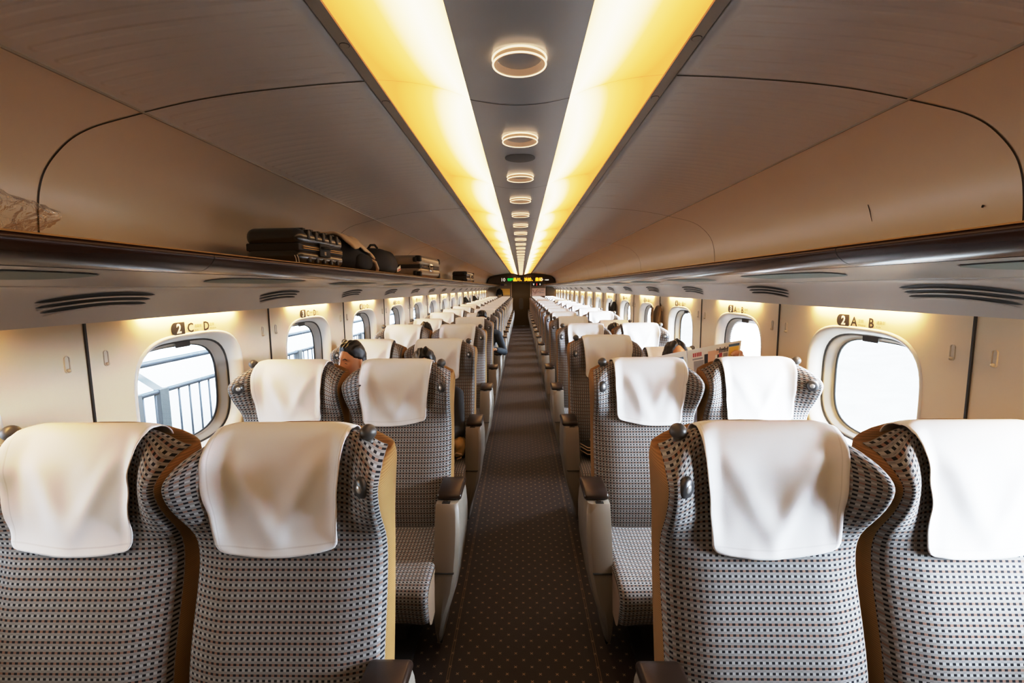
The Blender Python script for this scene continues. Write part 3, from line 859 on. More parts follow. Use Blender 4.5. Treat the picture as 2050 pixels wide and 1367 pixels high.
# back shell with the ribbed tan sides
def yback(z): return lerp(-.04, .075, sstep((z-.3)/1.0)*.6+.4*(z-.3)/1.0)
def f_shell(i, j):
    z, yc, w, wf = ROWS[j]
    lip = front(1, ROWS[j]); yl = lip.y-.004; zl = lip.z
    yb = max(yback(z), yc+.045)
    if j == len(ROWS)-1: yb = .055
    ring = [(w*.985, yl+.004, zl), (w+.004, yl+.012, zl), (w+.009, lerp(yl, yb, .45), zl+.004), (w+.008, lerp(yl, yb, .8), zl+.006), (w*.95, yb, zl+.010), (w*.78, yb+.012, lerp(zl, z, .6)), (w*.4, yb+.016, z), (0, yb+.018, z)]
    n = len(ring)
    if i < n: x, y, zz = ring[i]; return (x, y, zz-.002)
    x, y, zz = ring[2*n-2-i]; return (-x, y, zz-.002)
shell_me = gridmesh('back_shell', f_shell, 15, len(ROWS))
# close the top of the shell to the crest
bm = bmesh.new(); bm.from_mesh(shell_me)
bm.verts.ensure_lookup_table()
top_i = [(len(ROWS)-1)*15+i for i in range(15)]
L = [bm.verts[i] for i in top_i]
for i in range(7):
    a, b, c_, d_ = L[i], L[i+1], L[13-i], L[14-i]
    bm.faces.new((a, b, c_, d_)) if i < 6 else bm.faces.new((L[6], L[7], L[8]))
bmesh.ops.recalc_face_normals(bm, faces=bm.faces)
bm.to_mesh(shell_me); bm.free()
shell_me.materials.append(TAN)

def cover_mesh(seed):
    rnd = random.Random(seed)
    ox, oy = rnd.uniform(0, 50), rnd.uniform(0, 50)
    tilt = rnd.uniform(-.012, .012)
    # profile: from the front bottom, up and over the crest, down behind
    path = [(z, y) for z, y, w, f in ROWS if z >= 1.0]
    path = [(r[0], r[1]) for r in ROWS[8:]]
    path = [(.985, -.079)]+path+[(1.268, .052), (1.22, .080), (1.16, .088)]
    fine = catmull([(p[1], p[0]) for p in path], 4)
    nfront = 4*10
    nu, nv = 45, len(fine)
    amp = [rnd.uniform(.55, 1.0) for _ in range(4)]
    def fn(i, j):
        y, z = fine[j]
        u = -1+2*i/(nu-1)
        a = abs(u)
        t = j/(nv-1)
        hw = lerp(.160, .180, sstep((z-.98)/.28))
        if j < 3: hw -= (.020, .009, .003)[j]*1.0   # clipped corners
        x = u*hw+ .004*math.sin(7*t+ox)
        # surface under the cloth
        s = abs(x)/.262
        yy = y
        if j < nfront: yy = min(front(min(1, q_/interp(WTAB, z)), (z, y, interp(WTAB, z), interp(FTAB, z))).y for q_ in (abs(x), abs(x)+.014))-.002
        zz = z-.016*(1-u*u)*sstep((1.10-z)/.1)*1.0 + tilt*u*sstep((1.15-z)/.15)
        zz -= .055*max(0, (s-.5)/.5)**1.8*sstep((z-1.14)/.14)
        # folds: two running from the upper corners toward the middle, plus fine noise
        fall = sstep((1.27-z)/.08) if y < 0 else .2
        v1 = (z-1.0)/.28
        low = sstep((z-.985)/.10)
        r1 = math.exp(-((u+.75-.75*(1-v1))/.20)**2)*amp[0]
        r2 = math.exp(-((u-.80+.85*(1-v1))/.17)**2)*amp[1]
        r3 = math.exp(-((u-.1+.5*v1*amp[3]-.1)/.22)**2)*amp[2]*.6
        nz = noise.noise(Vector((u*1.6+ox, z*7+oy, 0)))*.8+noise.noise(Vector((u*4+ox, z*12+oy, 3)))*.3
        bulge = (.007*(1-a*a)+(.014*(r1+r2)-.010*r3)*low+.008*nz)*fall
        edge = .003*math.sin(9*z*6+ox)*a**6*fall
        if y < -.0:
            yy -= .005+max(-.003, bulge*.75)+edge; 
        else:
            zz += .006; yy += .004
        zz += .006*sstep((y+.04)/.04)*(1 if z > 1.25 else 0)
        return (x, yy, zz)
    me = gridmesh('headrest_cover', fn, nu, nv, lambda i, j: (i/(nu-1), j/(nv-1)))
    me.materials.append(COVERM)
    me.polygons.foreach_set('use_smooth', [True]*len(me.polygons))
    return me
WTAB = [(r[0], r[2]) for r in ROWS[:-1]]; FTAB = [(r[0], max(r[3], .098*sstep((r[0]-.95)/.19)) if r[0] < 1.2 else r[3]) for r in ROWS[:-1]]
covers = [cover_mesh(k) for k in (3, 11, 22, 35, 48)]

# seat cushion: wraps over the front edge
CP = catmull([(-.15, .475), (-.28, .462), (-.40, .452), (-.50, .455), (-.575, .452), (-.615, .432), (-.628, .395), (-.618, .34), (-.595, .285), (-.56, .262)], 3)
CV = [0]
for a, b in zip(CP, CP[1:]): CV.append(CV[-1]+math.dist(a, b))
CS = [-1, -.99, -.95, -.85, -.7, -.5, -.25, 0, .25, .5, .7, .85, .95, .99, 1]
def f_cush(i, j):
    y, z = CP[j]; a = abs(CS[i])
    w = .232
    # normal direction of the path
    k = min(j, len(CP)-2); dy, dz = CP[k+1][0]-CP[k][0], CP[k+1][1]-CP[k][1]
    L_ = math.hypot(dy, dz); ny, nz = dz/L_, -dy/L_
    if nz < 0 and j < 8: ny, nz = -ny, -nz
    bul = .012*wing_g(a)*(1 if a < .9 else 1)-(.022*((a-.9)/.1)**2 if a > .9 else 0)
    cy, cz = -.42, .36
    dirv = Vector((y-cy, z-cz)).normalized()
    return (w*CS[i], y+dirv.x*bul, z+dirv.y*bul)
cush_me = gridmesh('seat_cushion', f_cush, len(CS), len(CP), lambda i, j: (CS[i]*.24+.5, CV[j]))
cush_me.materials.append(FAB)
# sides of the cushion
bm = bmesh.new()
for s in (-1, 1):
    vs = [bm.verts.new((s*.2315, y*1.0+(0.012 if j > 3 else 0), z-.018)) for j, (y, z) in enumerate(CP)]+[bm.verts.new((s*.2315, -.15, .27))]
    bm.faces.new(vs if s > 0 else vs[::-1])
box(bm, -.23, .23, -.56, -.10, .255, .275)
csides = bpy.data.meshes.new('cushion_side'); bm.to_mesh(csides); bm.free(); csides.materials.append(simple('tan_side_trim', (.26, .18, .12), .8))
# base
bm = bmesh.new(); box(bm, -.20, .20, -.46, -.08, .17, .262); box(bm, -.07, .07, -.38, -.12, 0, .18); box(bm, -.12, .12, -.50, -.05, 0, .03)
base_me = bpy.data.meshes.new('seat_base'); bm.to_mesh(base_me); bm.free(); base_me.materials.append(BASE)

def arm_outer(m):
    """aisle side panel: m = -1 puts the aisle on the -x side. Bulged skin tucked in toward the floor"""
    bm = bmesh.new()
    rows = [(.05, .248, -.42, -.10), (.14, .262, -.468, -.09), (.24, .292, -.482, -.08), (.33, .320, -.476, -.07), (.42, .334, -.458, -.08), (.50, .340, -.438, -.09), (.58, .342, -.415, -.10), (.655, .338, -.386, -.11), (.690, .331, -.368, -.115)]
    xi = .226
    loops = []
    for z, xo, yf, yb in rows:
        xi_ = xi if z > .2 else .228
        loops.append([bm.verts.new((m*x, y, z)) for x, y in ((xi_, yf+.004), (lerp(xi_, xo, .5), yf), (xo-.022, yf+.002), (xo-.006, yf+.016), (xo, yf+.06), (xo+.002, (yf+yb)/2), (xo-.004, yb), (xi_, yb))])
    for A, B in zip(loops, loops[1:]):
        for k in range(8):
            q = (A[k], A[(k+1) % 8], B[(k+1) % 8], B[k]); bm.faces.new(q)
    bm.faces.new(loops[-1]); bm.faces.new(loops[0][::-1])
    bmesh.ops.recalc_face_normals(bm, faces=bm.faces)
    return bm
def to_me(bm, nm, mat, smooth=True):
    me = bpy.data.meshes.new(nm); bm.to_mesh(me); bm.free(); me.materials.append(mat)
    if smooth: me.polygons.foreach_set('use_smooth', [True]*len(me.polygons))
    return me
ARM = {}
for m in (-1, 1):
    d = {}
    d['panel'] = to_me(arm_outer(m), 'armrest_panel', PLAST)
    bm = bmesh.new()   # leather pad
    x0, x1 = sorted((m*.226, m*.338))
    pts = [(-.335, .692), (-.335, .716), (-.31, .728), (-.22, .732), (-.15, .728), (-.125, .716), (-.12, .692)]
    A = [bm.verts.new((x0, y, z)) for y, z in pts]; B = [bm.verts.new((x1, y, z)) for y, z in pts]
    for k in range(len(pts)): q = (A[k], A[(k+1) % len(pts)], B[(k+1) % len(pts)], B[k]); bm.faces.new(q)
    bm.faces.new(A[::-1]); bm.faces.new(B); bmesh.ops.recalc_face_normals(bm, faces=bm.faces)
    d['pad'] = to_me(bm, 'arm_pad', PAD)
    bm = bmesh.new(); cx = m*.272; box(bm, cx-.018, cx+.018, -.364, -.342, .689, .6925)
    d['latch_recess'] = to_me(bm, 'latch_recess', BLACK, False)
    bm = bmesh.new(); box(bm, cx-.013, cx+.006, -.360, -.346, .691, .696); d['latch'] = to_me(bm, 'latch', CHROME, False)
    bm = bmesh.new(); box(bm, *sorted((m*.228, m*.315)), -.4655, -.455, .414, .4165); d['joint'] = to_me(bm, 'panel_joint', BLACK, False)
    # slim inner/window arm
    bm = bmesh.new(); box(bm, *sorted((m*.240, m*.264)), -.36, -.12, .45, .60); d['slim'] = to_me(bm, 'slim_armrest', PLASTD)
    bm = bmesh.new(); box(bm, *sorted((m*.238, m*.266)), -.38, -.12, .60, .625); d['slimpad'] = to_me(bm, 'slim_pad', PAD)
    # grab knob on the outer top corner, reading lamp in the outer wing
    bm = bmesh.new(); sphere(bm, (m*.208, -.012, 1.280), .0225, 24, 16, (1, 1, .95)); d['knob'] = to_me(bm, 'grab_knob', KNOB)
    bm = bmesh.new(); tube(bm, [(m*.206, -.008, 1.22), (m*.208, -.012, 1.27)], [.015, .012], 14); d['stem'] = to_me(bm, 'knob_stem', KNOB)
    p = front(.86, ROWS[11]); p = front(.84, (1.18, -.056, .2635, .103))
    nrm = Vector((-.62, -.78, -.05)).normalized(); nrm.x *= 1
    c0 = Vector((m*p.x, p.y, p.z)); nn = Vector((m*nrm.x, nrm.y, nrm.z))
    rot = nn.to_track_quat('Z', 'Y').to_matrix().to_4x4()
    bm = bmesh.new(); bmesh.ops.create_cone(bm, cap_ends=True, segments=28, radius1=.029, radius2=.022, depth=.012, matrix=Matrix.Translation(c0-nn*.003) @ rot @ Matrix.Diagonal((1, 1, 1, 1))); d['bezel'] = to_me(bm, 'reading_lamp', LAMPC)
    bm = bmesh.new(); bmesh.ops.create_uvsphere(bm, u_segments=20, v_segments=12, radius=.0115, matrix=Matrix.Translation(c0+nn*.0015) @ rot @ Matrix.Diagonal((1, 1, .45, 1))); d['lens'] = to_me(bm, 'lamp_lens', LENS)
    ARM[m] = d

def add(nm, me, par, mods=(), mtx=None):
    o = bpy.data.objects.new(nm, me); C.objects.link(o); o.parent = par
    if mtx is not None: o.matrix_local = mtx
    for md in mods:
        if md[0] == 'sub':
            s = o.modifiers.new('s', 'SUBSURF'); s.levels = md[1]; s.render_levels = md[1]
        else:
            b = o.modifiers.new('b', 'BEVEL'); b.width = md[1]; b.segments = md[2]; b.limit_method = 'ANGLE'; b.angle_limit = math.radians(35)
    return o
for me in (seat_back_me, shell_me, cush_me): me.polygons.foreach_set('use_smooth', [True]*len(me.polygons))
PIV = Vector((0, -.20, .46))
RECL = {(1, 'w', 3): 21, (1, 'w', 5): 12, (-1, 'w', 3): 7, (-1, 'a', 3): 7, (-1, 'w', 5): 5, (-1, 'a', 6): 3}
LET = {(-1, 'a'): 'C', (-1, 'w'): 'D', (1, 'a'): 'B', (1, 'w'): 'A'}
def make_seat(s, kind, n):
    x = s*(.620 if kind == 'a' else 1.181)
    y = 1.222+1.16*(n-1)
    wd = 'aisle' if kind == 'a' else 'window'
    nm = 'left' if s < 0 else 'right'
    if n == 1: ex = 'in the nearest row'
    elif n == NROW: ex = 'in the last row'
    else: ex = 'at the row %d sign' % n
    t = tag(empty('train_seat', (x, y, 0)), 'brown checked %s seat %s on the %s, white cover, %s' % (wd, LET[(s, kind)], nm, ex), 'seat', 'checked seats facing the viewer')
    m = -s if kind == 'a' else s
    d = ARM[m]
    a = -math.radians(RECL.get((s, kind, n), 0))
    R = Matrix.Translation(PIV) @ Matrix.Rotation(a, 4, 'X') @ Matrix.Translation(-PIV)
    near = n <= 6
    WS = Matrix.Diagonal((1 if kind == 'a' else 1.02, 1, 1, 1))
    CVX = Matrix.Translation((s*.020 if kind == 'a' else 0, 0, 0))
    add('backrest', seat_back_me, t, [('sub', 1)] if near else (), R @ WS)
    add('back_shell', shell_me, t, [('sub', 1)] if near else (), R @ WS)
    cv = add('headrest_cover', covers[(n*3+(1 if s > 0 else 0)+(2 if kind == 'w' else 0)) % 5], t, [], R @ CVX)
    so = cv.modifiers.new('t', 'SOLIDIFY'); so.thickness = .0022; so.offset = 1
    k = add('grab_knob', d['knob'], t, [], R)
    add('knob_stem', d['stem'], k)
    k = add('reading_lamp', d['bezel'], t, [], R)
    add('lamp_lens', d['lens'], k)
    c = add('seat_cushion', cush_me, t, [('sub', 1)] if near else ())
    add('cushion_side', csides, c)
    add('seat_base', base_me, t)
    if kind == 'a':
        p = add('armrest', d['panel'], t, [('bevel', .006, 3)])
        add('arm_pad', d['pad'], p, [('bevel', .011, 3)])
        l = add('latch_recess', d['latch_recess'], p)
        add('latch', d['latch'], p)
        add('panel_joint', d['joint'], p)
    else:
        for mm in (-1, 1):
            p = add('slim_armrest', ARM[mm]['slim'], t, [('bevel', .006, 2)])
            add('arm_pad', ARM[mm]['slimpad'], p, [('bevel', .009, 2)])
    return t
for s in (-1, 1):
    for kind in ('a', 'w'):
        for n in range(1, NROW+1):
            make_seat(s, kind, n)
# ------------------------------------------------------------------ luggage on the left rack
SZ = 1.766
def rbox(bm, hx, hy, hz, r, p=5.0, nu=28, nv=20):
    """superellipsoid shell used for moulded cases"""
    rows = []
    sg = lambda v, e: math.copysign(abs(v)**e, v)
    e = 2/p
    for j in range(nv+1):
        ph = -PI/2+PI*j/nv; row = []
        for i in range(nu):
            th = 2*PI*i/nu
            row.append(bm.verts.new((hx*sg(math.cos(ph), e)*sg(math.cos(th), e), hy*sg(math.cos(ph), e)*sg(math.sin(th), e), hz*sg(math.sin(ph), e))))
        rows.append(row)
    for A, B in zip(rows, rows[1:]):
        for k in range(nu): bm.faces.new((A[k], A[(k+1) % nu], B[(k+1) % nu], B[k]))
    bmesh.ops.remove_doubles(bm, verts=bm.verts, dist=1e-5)
def suitcase(name, label, loc, dims, rz, shell, ribs, wheels, group=None):
    """lying flat: x depth into the rack, y along the car, z up; handle side faces the aisle (+x)"""
    hx, hy, hz = [d/2 for d in dims]
    t = tag(empty(name, loc, None, rz), label, 'suitcase')
    bm = bmesh.new(); box(bm, -hx, hx, -hy, hy, .012, hz*.96)
    link('lower_shell', bm, shell, t, True, [('bevel', .035, 5)])
    bm = bmesh.new(); box(bm, -hx, hx, -hy, hy, hz*1.04, 2*hz)
    link('upper_shell', bm, shell, t, True, [('bevel', .040, 6)])
    bm = bmesh.new(); box(bm, -hx+.006, hx-.006, -hy+.006, hy-.006, hz*.80, hz*1.20)
    link('zip_band', bm, SEAM, t, True, [('bevel', .006, 2)])
    bm = bmesh.new(); box(bm, hx-.004, hx+.0025, -hy+.03, hy-.03, hz*1.03, hz*1.07); box(bm, hx-.004, hx+.0025, -hy+.03, hy-.03, hz*.93, hz*.97)
    link('metal_edge', bm, CHROME if not ribs else GOLD, t, False)
    if ribs:
        rm = simple('rib_black', (.012, .010, .008), .4)
        for k in range(ribs):
            y = -hy+.05+(2*hy-.10)*(k+.5)/ribs
            for dm in ((hx-.03, hx+.0035, y-.011, y+.011, hz*1.45, 2*hz-.004), (hx-.03, hx+.0035, y-.011, y+.011, .02, hz*.50), (-hx+.04, hx-.02, y-.014, y+.014, 2*hz-.01, 2*hz+.005)):
                bxo('shell_rib', dm, rm, t, .004)
    bm = bmesh.new(); box(bm, hx, hx+.008, -.055, .055, hz*.60, hz*1.35)
    p = link('lock_plate', bm, BLACK if ribs else CHROME, t, True, [('bevel', .004, 2)])
    bm = bmesh.new(); tube(bm, [(hx+.004, -.045, hz*1.1), (hx+.024, -.040, hz*1.1), (hx+.026, 0, hz*1.1), (hx+.024, .040, hz*1.1), (hx+.004, .045, hz*1.1)], .006, 8)
    link('carry_handle', bm, BLACK, t)
    bm = bmesh.new(); box(bm, hx+.006, hx+.011, -.02, .0, hz*.7, hz*.9); link('latch', bm, CHROME, p, False)
    if wheels:
        for yy in (-hy-.012, ):
            for xx in (-hx+.05, hx-.05):
                for zz in (.045, 2*hz-.045):
                    bm = bmesh.new(); cyl(bm, (xx, yy-.004, zz), .024, .030, 'x', 18); link('wheel', bm, BLACK, t)
        for zz in (.035, 2*hz-.035):
            for y0, y1 in ((-hy-.004, -hy+.05), (hy-.05, hy+.004)): bxo('corner_guard', (hx-.055, hx+.003, y0, y1, zz-.030, zz+.030), BLACK, t, .012, 3)
    return t
suitcase('suitcase', 'black ribbed hard shell suitcase lying flat, nearest on the left rack', (-1.135, 2.41, SZ+.003), (.27, .475, .178), -.06, CASEB, 5, False)
suitcase('suitcase', 'silver grey suitcase with black corner guards on the left rack', (-1.125, 5.08, SZ+.003), (.32, .72, .225), -.10, CASES, 0, True)
suitcase('suitcase', 'small black suitcase, farthest piece of luggage on the left rack', (-1.15, 9.45, SZ+.003), (.28, 1.05, .21), -.03, CASEB, 0, True)
bm = bmesh.new()
for dx in (0, .012): tube(bm, [(-.99+dx, 2.06, SZ+.045), (-.982+dx, 2.055, SZ+.03), (-.978+dx, 2.05, SZ+.012), (-.985+dx, 2.045, SZ+.006)], .0016, 5)
tag(link('luggage_string', bm, COVERM), 'two thin white strings dangling beside the black ribbed suitcase', 'string')

def blob(hx, hy, hz, seed, amp=.12, fr=6, p=2.6, crease=.0, flat=.3):
    bm = bmesh.new(); rbox(bm, hx, hy, hz, 0, p, 40, 28)
    for v in bm.verts:
        d = v.co.normalized()
        n = noise.noise(Vector((v.co.x*fr+seed, v.co.y*fr, v.co.z*fr)))+.5*noise.noise(Vector((v.co.x*fr*2.3+seed, v.co.y*fr*2.3, v.co.z*fr*2.3)))
        v.co += d*n*amp*min(hx, hy, hz)
        if v.co.z < -hz*.9: v.co.z = -hz*.9
    return bm
# backpack with a tan jacket over it
t = tag(empty('backpack', (-1.135, 2.93, SZ)), 'bulky black backpack beside the black ribbed suitcase on the left rack', 'backpack')
bm = blob(.15, .225, .105, 3, .20); bmesh.ops.translate(bm, vec=(0, 0, .095), verts=bm.verts); link('bag_body', bm, BLKCL, t)
bm = blob(.035, .13, .05, 9, .2); bmesh.ops.translate(bm, vec=(.150, .02, .060), verts=bm.verts); link('front_pocket', bm, BLKCL, t)
bm = bmesh.new(); tube(bm, [(.13, .16, .10), (.17, .20, .07), (.175, .225, .03), (.165, .24, .005)], [.008, .010, .011, .008], 8); link('white_strap', bm, simple('pale_strap', (.6, .52, .42), .7), t)
bm = bmesh.new()
rows = []
for i in range(22):
    row = []
    u = i/21
    for j in range(14):
        w_ = j/13
        y = -.19+.40*u
        x = -.14+.31*w_
        z = .215-.10*max(0, u-.5)-.60*max(0, w_-.70)**1.25*.6+.020*noise.noise(Vector((u*5, w_*4, 1)))+.010*noise.noise(Vector((u*13, w_*9, 4)))
        row.append(bm.verts.new((x, y, z)))
    rows.append(row)
for A, B in zip(rows, rows[1:]):
    for k in range(13): bm.faces.new((A[k], A[k+1], B[k+1], B[k]))
o = link('folded_jacket', bm, TANCL, None, True, [('solid', .018, 0), ('sub', 1)]); o.location = (-1.135, 2.93, SZ)
tag(o, 'crumpled tan jacket draped over the black backpack on the left rack', 'jacket')
t = tag(empty('rucksack', (-1.13, 3.66, SZ)), 'dark rucksack with a small red and white tag before the silver suitcase', 'backpack')
bm = blob(.15, .26, .105, 17, .22); bmesh.ops.translate(bm, vec=(0, 0, .095), verts=bm.verts); link('bag_body', bm, simple('dark_canvas', (.018, .015, .014), .7, var=.3, vs=20), t)
bm = bmesh.new(); tube(bm, [(-.02, -.10, .195), (-.01, -.07, .225), (.0, 0, .232), (.0, .06, .215), (.0, .09, .185)], .008, 8); link('top_loop', bm, BLKCL, t)
bm = bmesh.new(); vs = [bm.verts.new(p) for p in ((.153, .06, .025), (.156, .16, .045), (.152, .17, .085), (.150, .07, .055))]; bm.faces.new(vs); tg = link('luggage_tag', bm, SIGNLT, t, False)
bm = bmesh.new(); vs = [bm.verts.new(p) for p in ((.156, .075, .033), (.159, .15, .050), (.157, .155, .060), (.155, .078, .043))]; bm.faces.new(vs); link('red_stripe', bm, REDL if False else simple('tag_red', (.5, .05, .05), .5), tg, False)
# clear plastic bag at the left edge
bm = bmesh.new(); rows = []
for i in range(40):
    u = i/39; row = []
    for j in range(26):
        a = 2*PI*j/26
        r = (.055+.012*math.sin(3*a+u*7))*(1-.25*u)*(1-.4*abs(2*u-1)**6)
        n = noise.noise(Vector((math.cos(a)*2.2, u*7, math.sin(a)*2.2)))
        n2 = noise.noise(Vector((math.cos(a)*5, u*19, math.sin(a)*5+9)))
        rr = r*(1+.30*n+.22*n2)
        row.append(bm.verts.new((-1.075+rr*1.5*math.cos(a), .42+.64*u, SZ+.060+max(-.058, rr*.95*math.sin(a)))))
    rows.append(row)
for A, B in zip(rows, rows[1:]):
    for k in range(26): bm.faces.new((A[k], A[(k+1) % 26], B[(k+1) % 26], B[k]))
tag(link('plastic_bag', bm, FILM), 'crumpled clear plastic bag on the near end of the left rack', 'bag')
t = tag(empty('small_pouch', (-1.06, .80, SZ+.045)), 'small black glossy item with yellow marks inside the clear plastic bag', 'pouch')
bm = blob(.04, .055, .028, 5, .15); link('pouch_body', bm, CASEB, t)
bm = bmesh.new(); box(bm, .034, .043, -.02, .015, -.012, -.002); link('yellow_mark', bm, PRY, t, False)

# ------------------------------------------------------------------ hanging coats
def coat(name, label, s, y, ztop, length, wtop, wbot, mat, depth=.05, seed=1, X=1.478):
    """hangs from a hook on the wall; widest at the hem, folded vertically"""
    bm = bmesh.new(); rows = []
    nj = 16; ni = 32
    for j in range(nj+1):
        t_ = j/nj
        z = ztop-length*t_
        hw = lerp(wtop, wbot, t_**.7)/2*(.55+.45*sstep(t_/.12))
        dd = depth*(.45+.55*sstep(t_/.25))
        row = []
        for i in range(ni):
            a = 2*PI*i/ni
            f = 1+.16*math.sin(5*a+seed)*t_+.10*noise.noise(Vector((math.cos(a)*2+seed, t_*3, math.sin(a)*2)))
            row.append(bm.verts.new((-s*(.012+dd+dd*math.cos(a)*f), hw*math.sin(a)*f+.02*t_*math.sin(seed), z+(.012*math.sin(3*a+seed) if j == nj else 0))))
        rows.append(row)
    for A, B in zip(rows, rows[1:]):
        for k in range(ni): bm.faces.new((A[k], A[(k+1) % ni], B[(k+1) % ni], B[k]))
    bm.faces.new(rows[0][::-1]); bm.faces.new(rows[-1])
    bmesh.ops.recalc_face_normals(bm, faces=bm.faces)
    e = tag(empty(name, (s*X, y, 0)), label, 'coat')
    link('coat_body', bm, mat, e, True, [('sub', 1)])
    bm = bmesh.new(); tube(bm, [(-s*.008, -.01, ztop-.01), (-s*.010, 0, ztop+.018), (-s*.008, .01, ztop-.01)], .003, 6)
    link('hanging_loop', bm, mat, e)
    bm = bmesh.new(); tube(bm, [(-s*(.02+2*depth), -wtop*.28, ztop-.02), (-s*(.026+2*depth), -wtop*.30, ztop-.10), (-s*(.024+2*depth), -wbot*.30, ztop-length*.8)], [.012, .016, .010], 8)
    link('lapel_fold', bm, mat, e)
coat('hanging_coat', 'large brown coat hanging by the right wall, nearest of the hung coats', 1, 4.97, 1.462, .62, .20, .32, BRNCL, .045, 1.0)
coat('hanging_coat', 'black coat with a pale strap hanging before the row 7 right window', 1, 7.33, 1.435, .55, .14, .36, BLKCL, .045, 2.4)
coat('hanging_coat', 'black triangular coat hanging at the tenth window on the left wall', -1, 11.98, 1.44, .60, .12, .38, BLKCL, .075, 3.1)
coat('hanging_coat', 'dark coat hanging at the twelfth window on the left wall', -1, 14.30, 1.43, .52, .14, .38, BLKCL, .075, 4.2)
e = tag(empty('hanging_jacket', (-.935, 20.40, 0)), 'black jacket hanging on the far wall over the ochre poster', 'jacket')
bm = bmesh.new(); 
for pts, rr in (([(0, -.03, 1.62), (0, -.04, 1.56), (.0, -.05, 1.46), (-.02, -.05, 1.36)], [.05, .095, .105, .07]), ([(-.06, -.04, 1.56), (-.10, -.05, 1.44), (-.12, -.05, 1.32)], [.045, .04, .03]), ([(.07, -.04, 1.56), (.11, -.05, 1.44), (.13, -.05, 1.31)], [.045, .04, .03])):
    tube(bm, pts, rr, 14)
link('jacket_body', bm, BLKCL, e)

# ------------------------------------------------------------------ people
def capsule(bm, pts, rad, seg=14):
    tube(bm, pts, rad, seg, True)
    for p, r in zip(pts, rad if isinstance(rad, (list, tuple)) else [rad]*len(pts)):
        sphere(bm, Vector(p), r*.995, seg, 10)
def headpos(th, ph):
    d = Vector((math.cos(ph)*math.sin(th), -math.cos(ph)*math.cos(th), math.sin(ph)))
    x, y, z = d.x*.073, d.y*.093, d.z*.115
    if z < 0:
        k = (-z/.115)
        x *= 1-.30*k**1.5
        if y > 0: y *= 1-.25*k
    if y < 0:
        G = lambda cx, cz, sx, sz: math.exp(-((x-cx)/sx)**2-((z-cz)/sz)**2)
        y += .010*sstep(-y/.093)*(.5 if abs(z) < .09 else 0)
        y -= .021*G(0, -.020, .013, .018)+.011*G(0, .008, .010, .022)+.006*G(0, .036, .05, .012)
        y += .012*(G(.031, .014, .015, .012)+G(-.031, .014, .015, .012))
        y -= .005*(G(.031, .012, .012, .007)+G(-.031, .012, .012, .007))
        y -= .007*G(0, -.053, .020, .010)+.009*G(0, -.090, .022, .016)-.004*G(0, -.071, .02, .006)
        y -= .004*(G(.045, -.015, .02, .02)+G(-.045, -.015, .02, .02))
    return Vector((x, y, z))
def headmesh(bm, mtx):
    nu, nv = 64, 48; rows = []
    for j in range(nv+1):
        ph = -PI/2+PI*j/nv
        rows.append([bm.verts.new(mtx @ headpos(-PI+2*PI*i/nu, ph)) for i in range(nu)])
    for A, B in zip(rows, rows[1:]):
        for k in range(nu):
            try: bm.faces.new((A[k], A[(k+1) % nu], B[(k+1) % nu], B[k]))
            except ValueError: pass
    for s in (-1, 1):
        m = mtx @ Matrix.Translation((s*.073, .008, -.002)) @ Matrix.Rotation(s*.35, 4, 'Z') @ Matrix.Diagonal((.010, .017, .030, 1))
        bmesh.ops.create_uvsphere(bm, u_segments=14, v_segments=10, radius=1, matrix=m)
    bmesh.ops.remove_doubles(bm, verts=bm.verts, dist=1e-6)
def hairmesh(style, seed):
    bm = bmesh.new(); nu, nv = 72, 48; rows = []
    for j in range(nv+1):
        ph = -PI/2+PI*j/nv; row = []
        for i in range(nu):
            th = -PI+2*PI*i/nu
            p = headpos(th, ph)
            a = abs(th)                       # 0 = face, pi = back
            if style == 'short': line = interp([(0, .078), (.5, .075), (.85, .056), (1.1, .034), (1.40, .026), (1.70, .004), (2.1, -.05), (PI, -.075)], a)
            else: line = interp([(0, .090), (.35, .084), (.7, .055), (.95, .0), (1.2, -.08), (1.35, -.13), (PI, -.13)], a)
            k = sstep((p.z-line)/.012)
            th_ = .011 if style == 'short' else .018
            if style == 'short' and p.z > .05: th_ = .011+.012*sstep((p.z-.05)/.04)
            n = noise.noise(Vector((p.x*45+seed, p.y*18, p.z*22)))*.011+noise.noise(Vector((p.x*110+seed, p.y*40, p.z*40)))*.006
            d = p.normalized()
            th_ *= 1-.35*sstep((.06-p.z)/.08)
            part = 0
            if style == 'long': part = -.008*math.exp(-(p.x/.008)**2)*(1 if p.z > 0 else 0)
            q = p+d*((th_+n+part)*k-.012*(1-k))
            if style == 'long' and p.z < .02 and k > .5: q += Vector((math.copysign(.012, p.x), .004, 0))*sstep((.02-p.z)/.08)
            row.append(bm.verts.new(q))
        rows.append(row)
    for A, B in zip(rows, rows[1:]):
        for k in range(nu):
            bm.faces.new((A[k], A[(k+1) % nu], B[(k+1) % nu], B[k]))
    bmesh.ops.remove_doubles(bm, verts=bm.verts, dist=1e-6)
    return bm
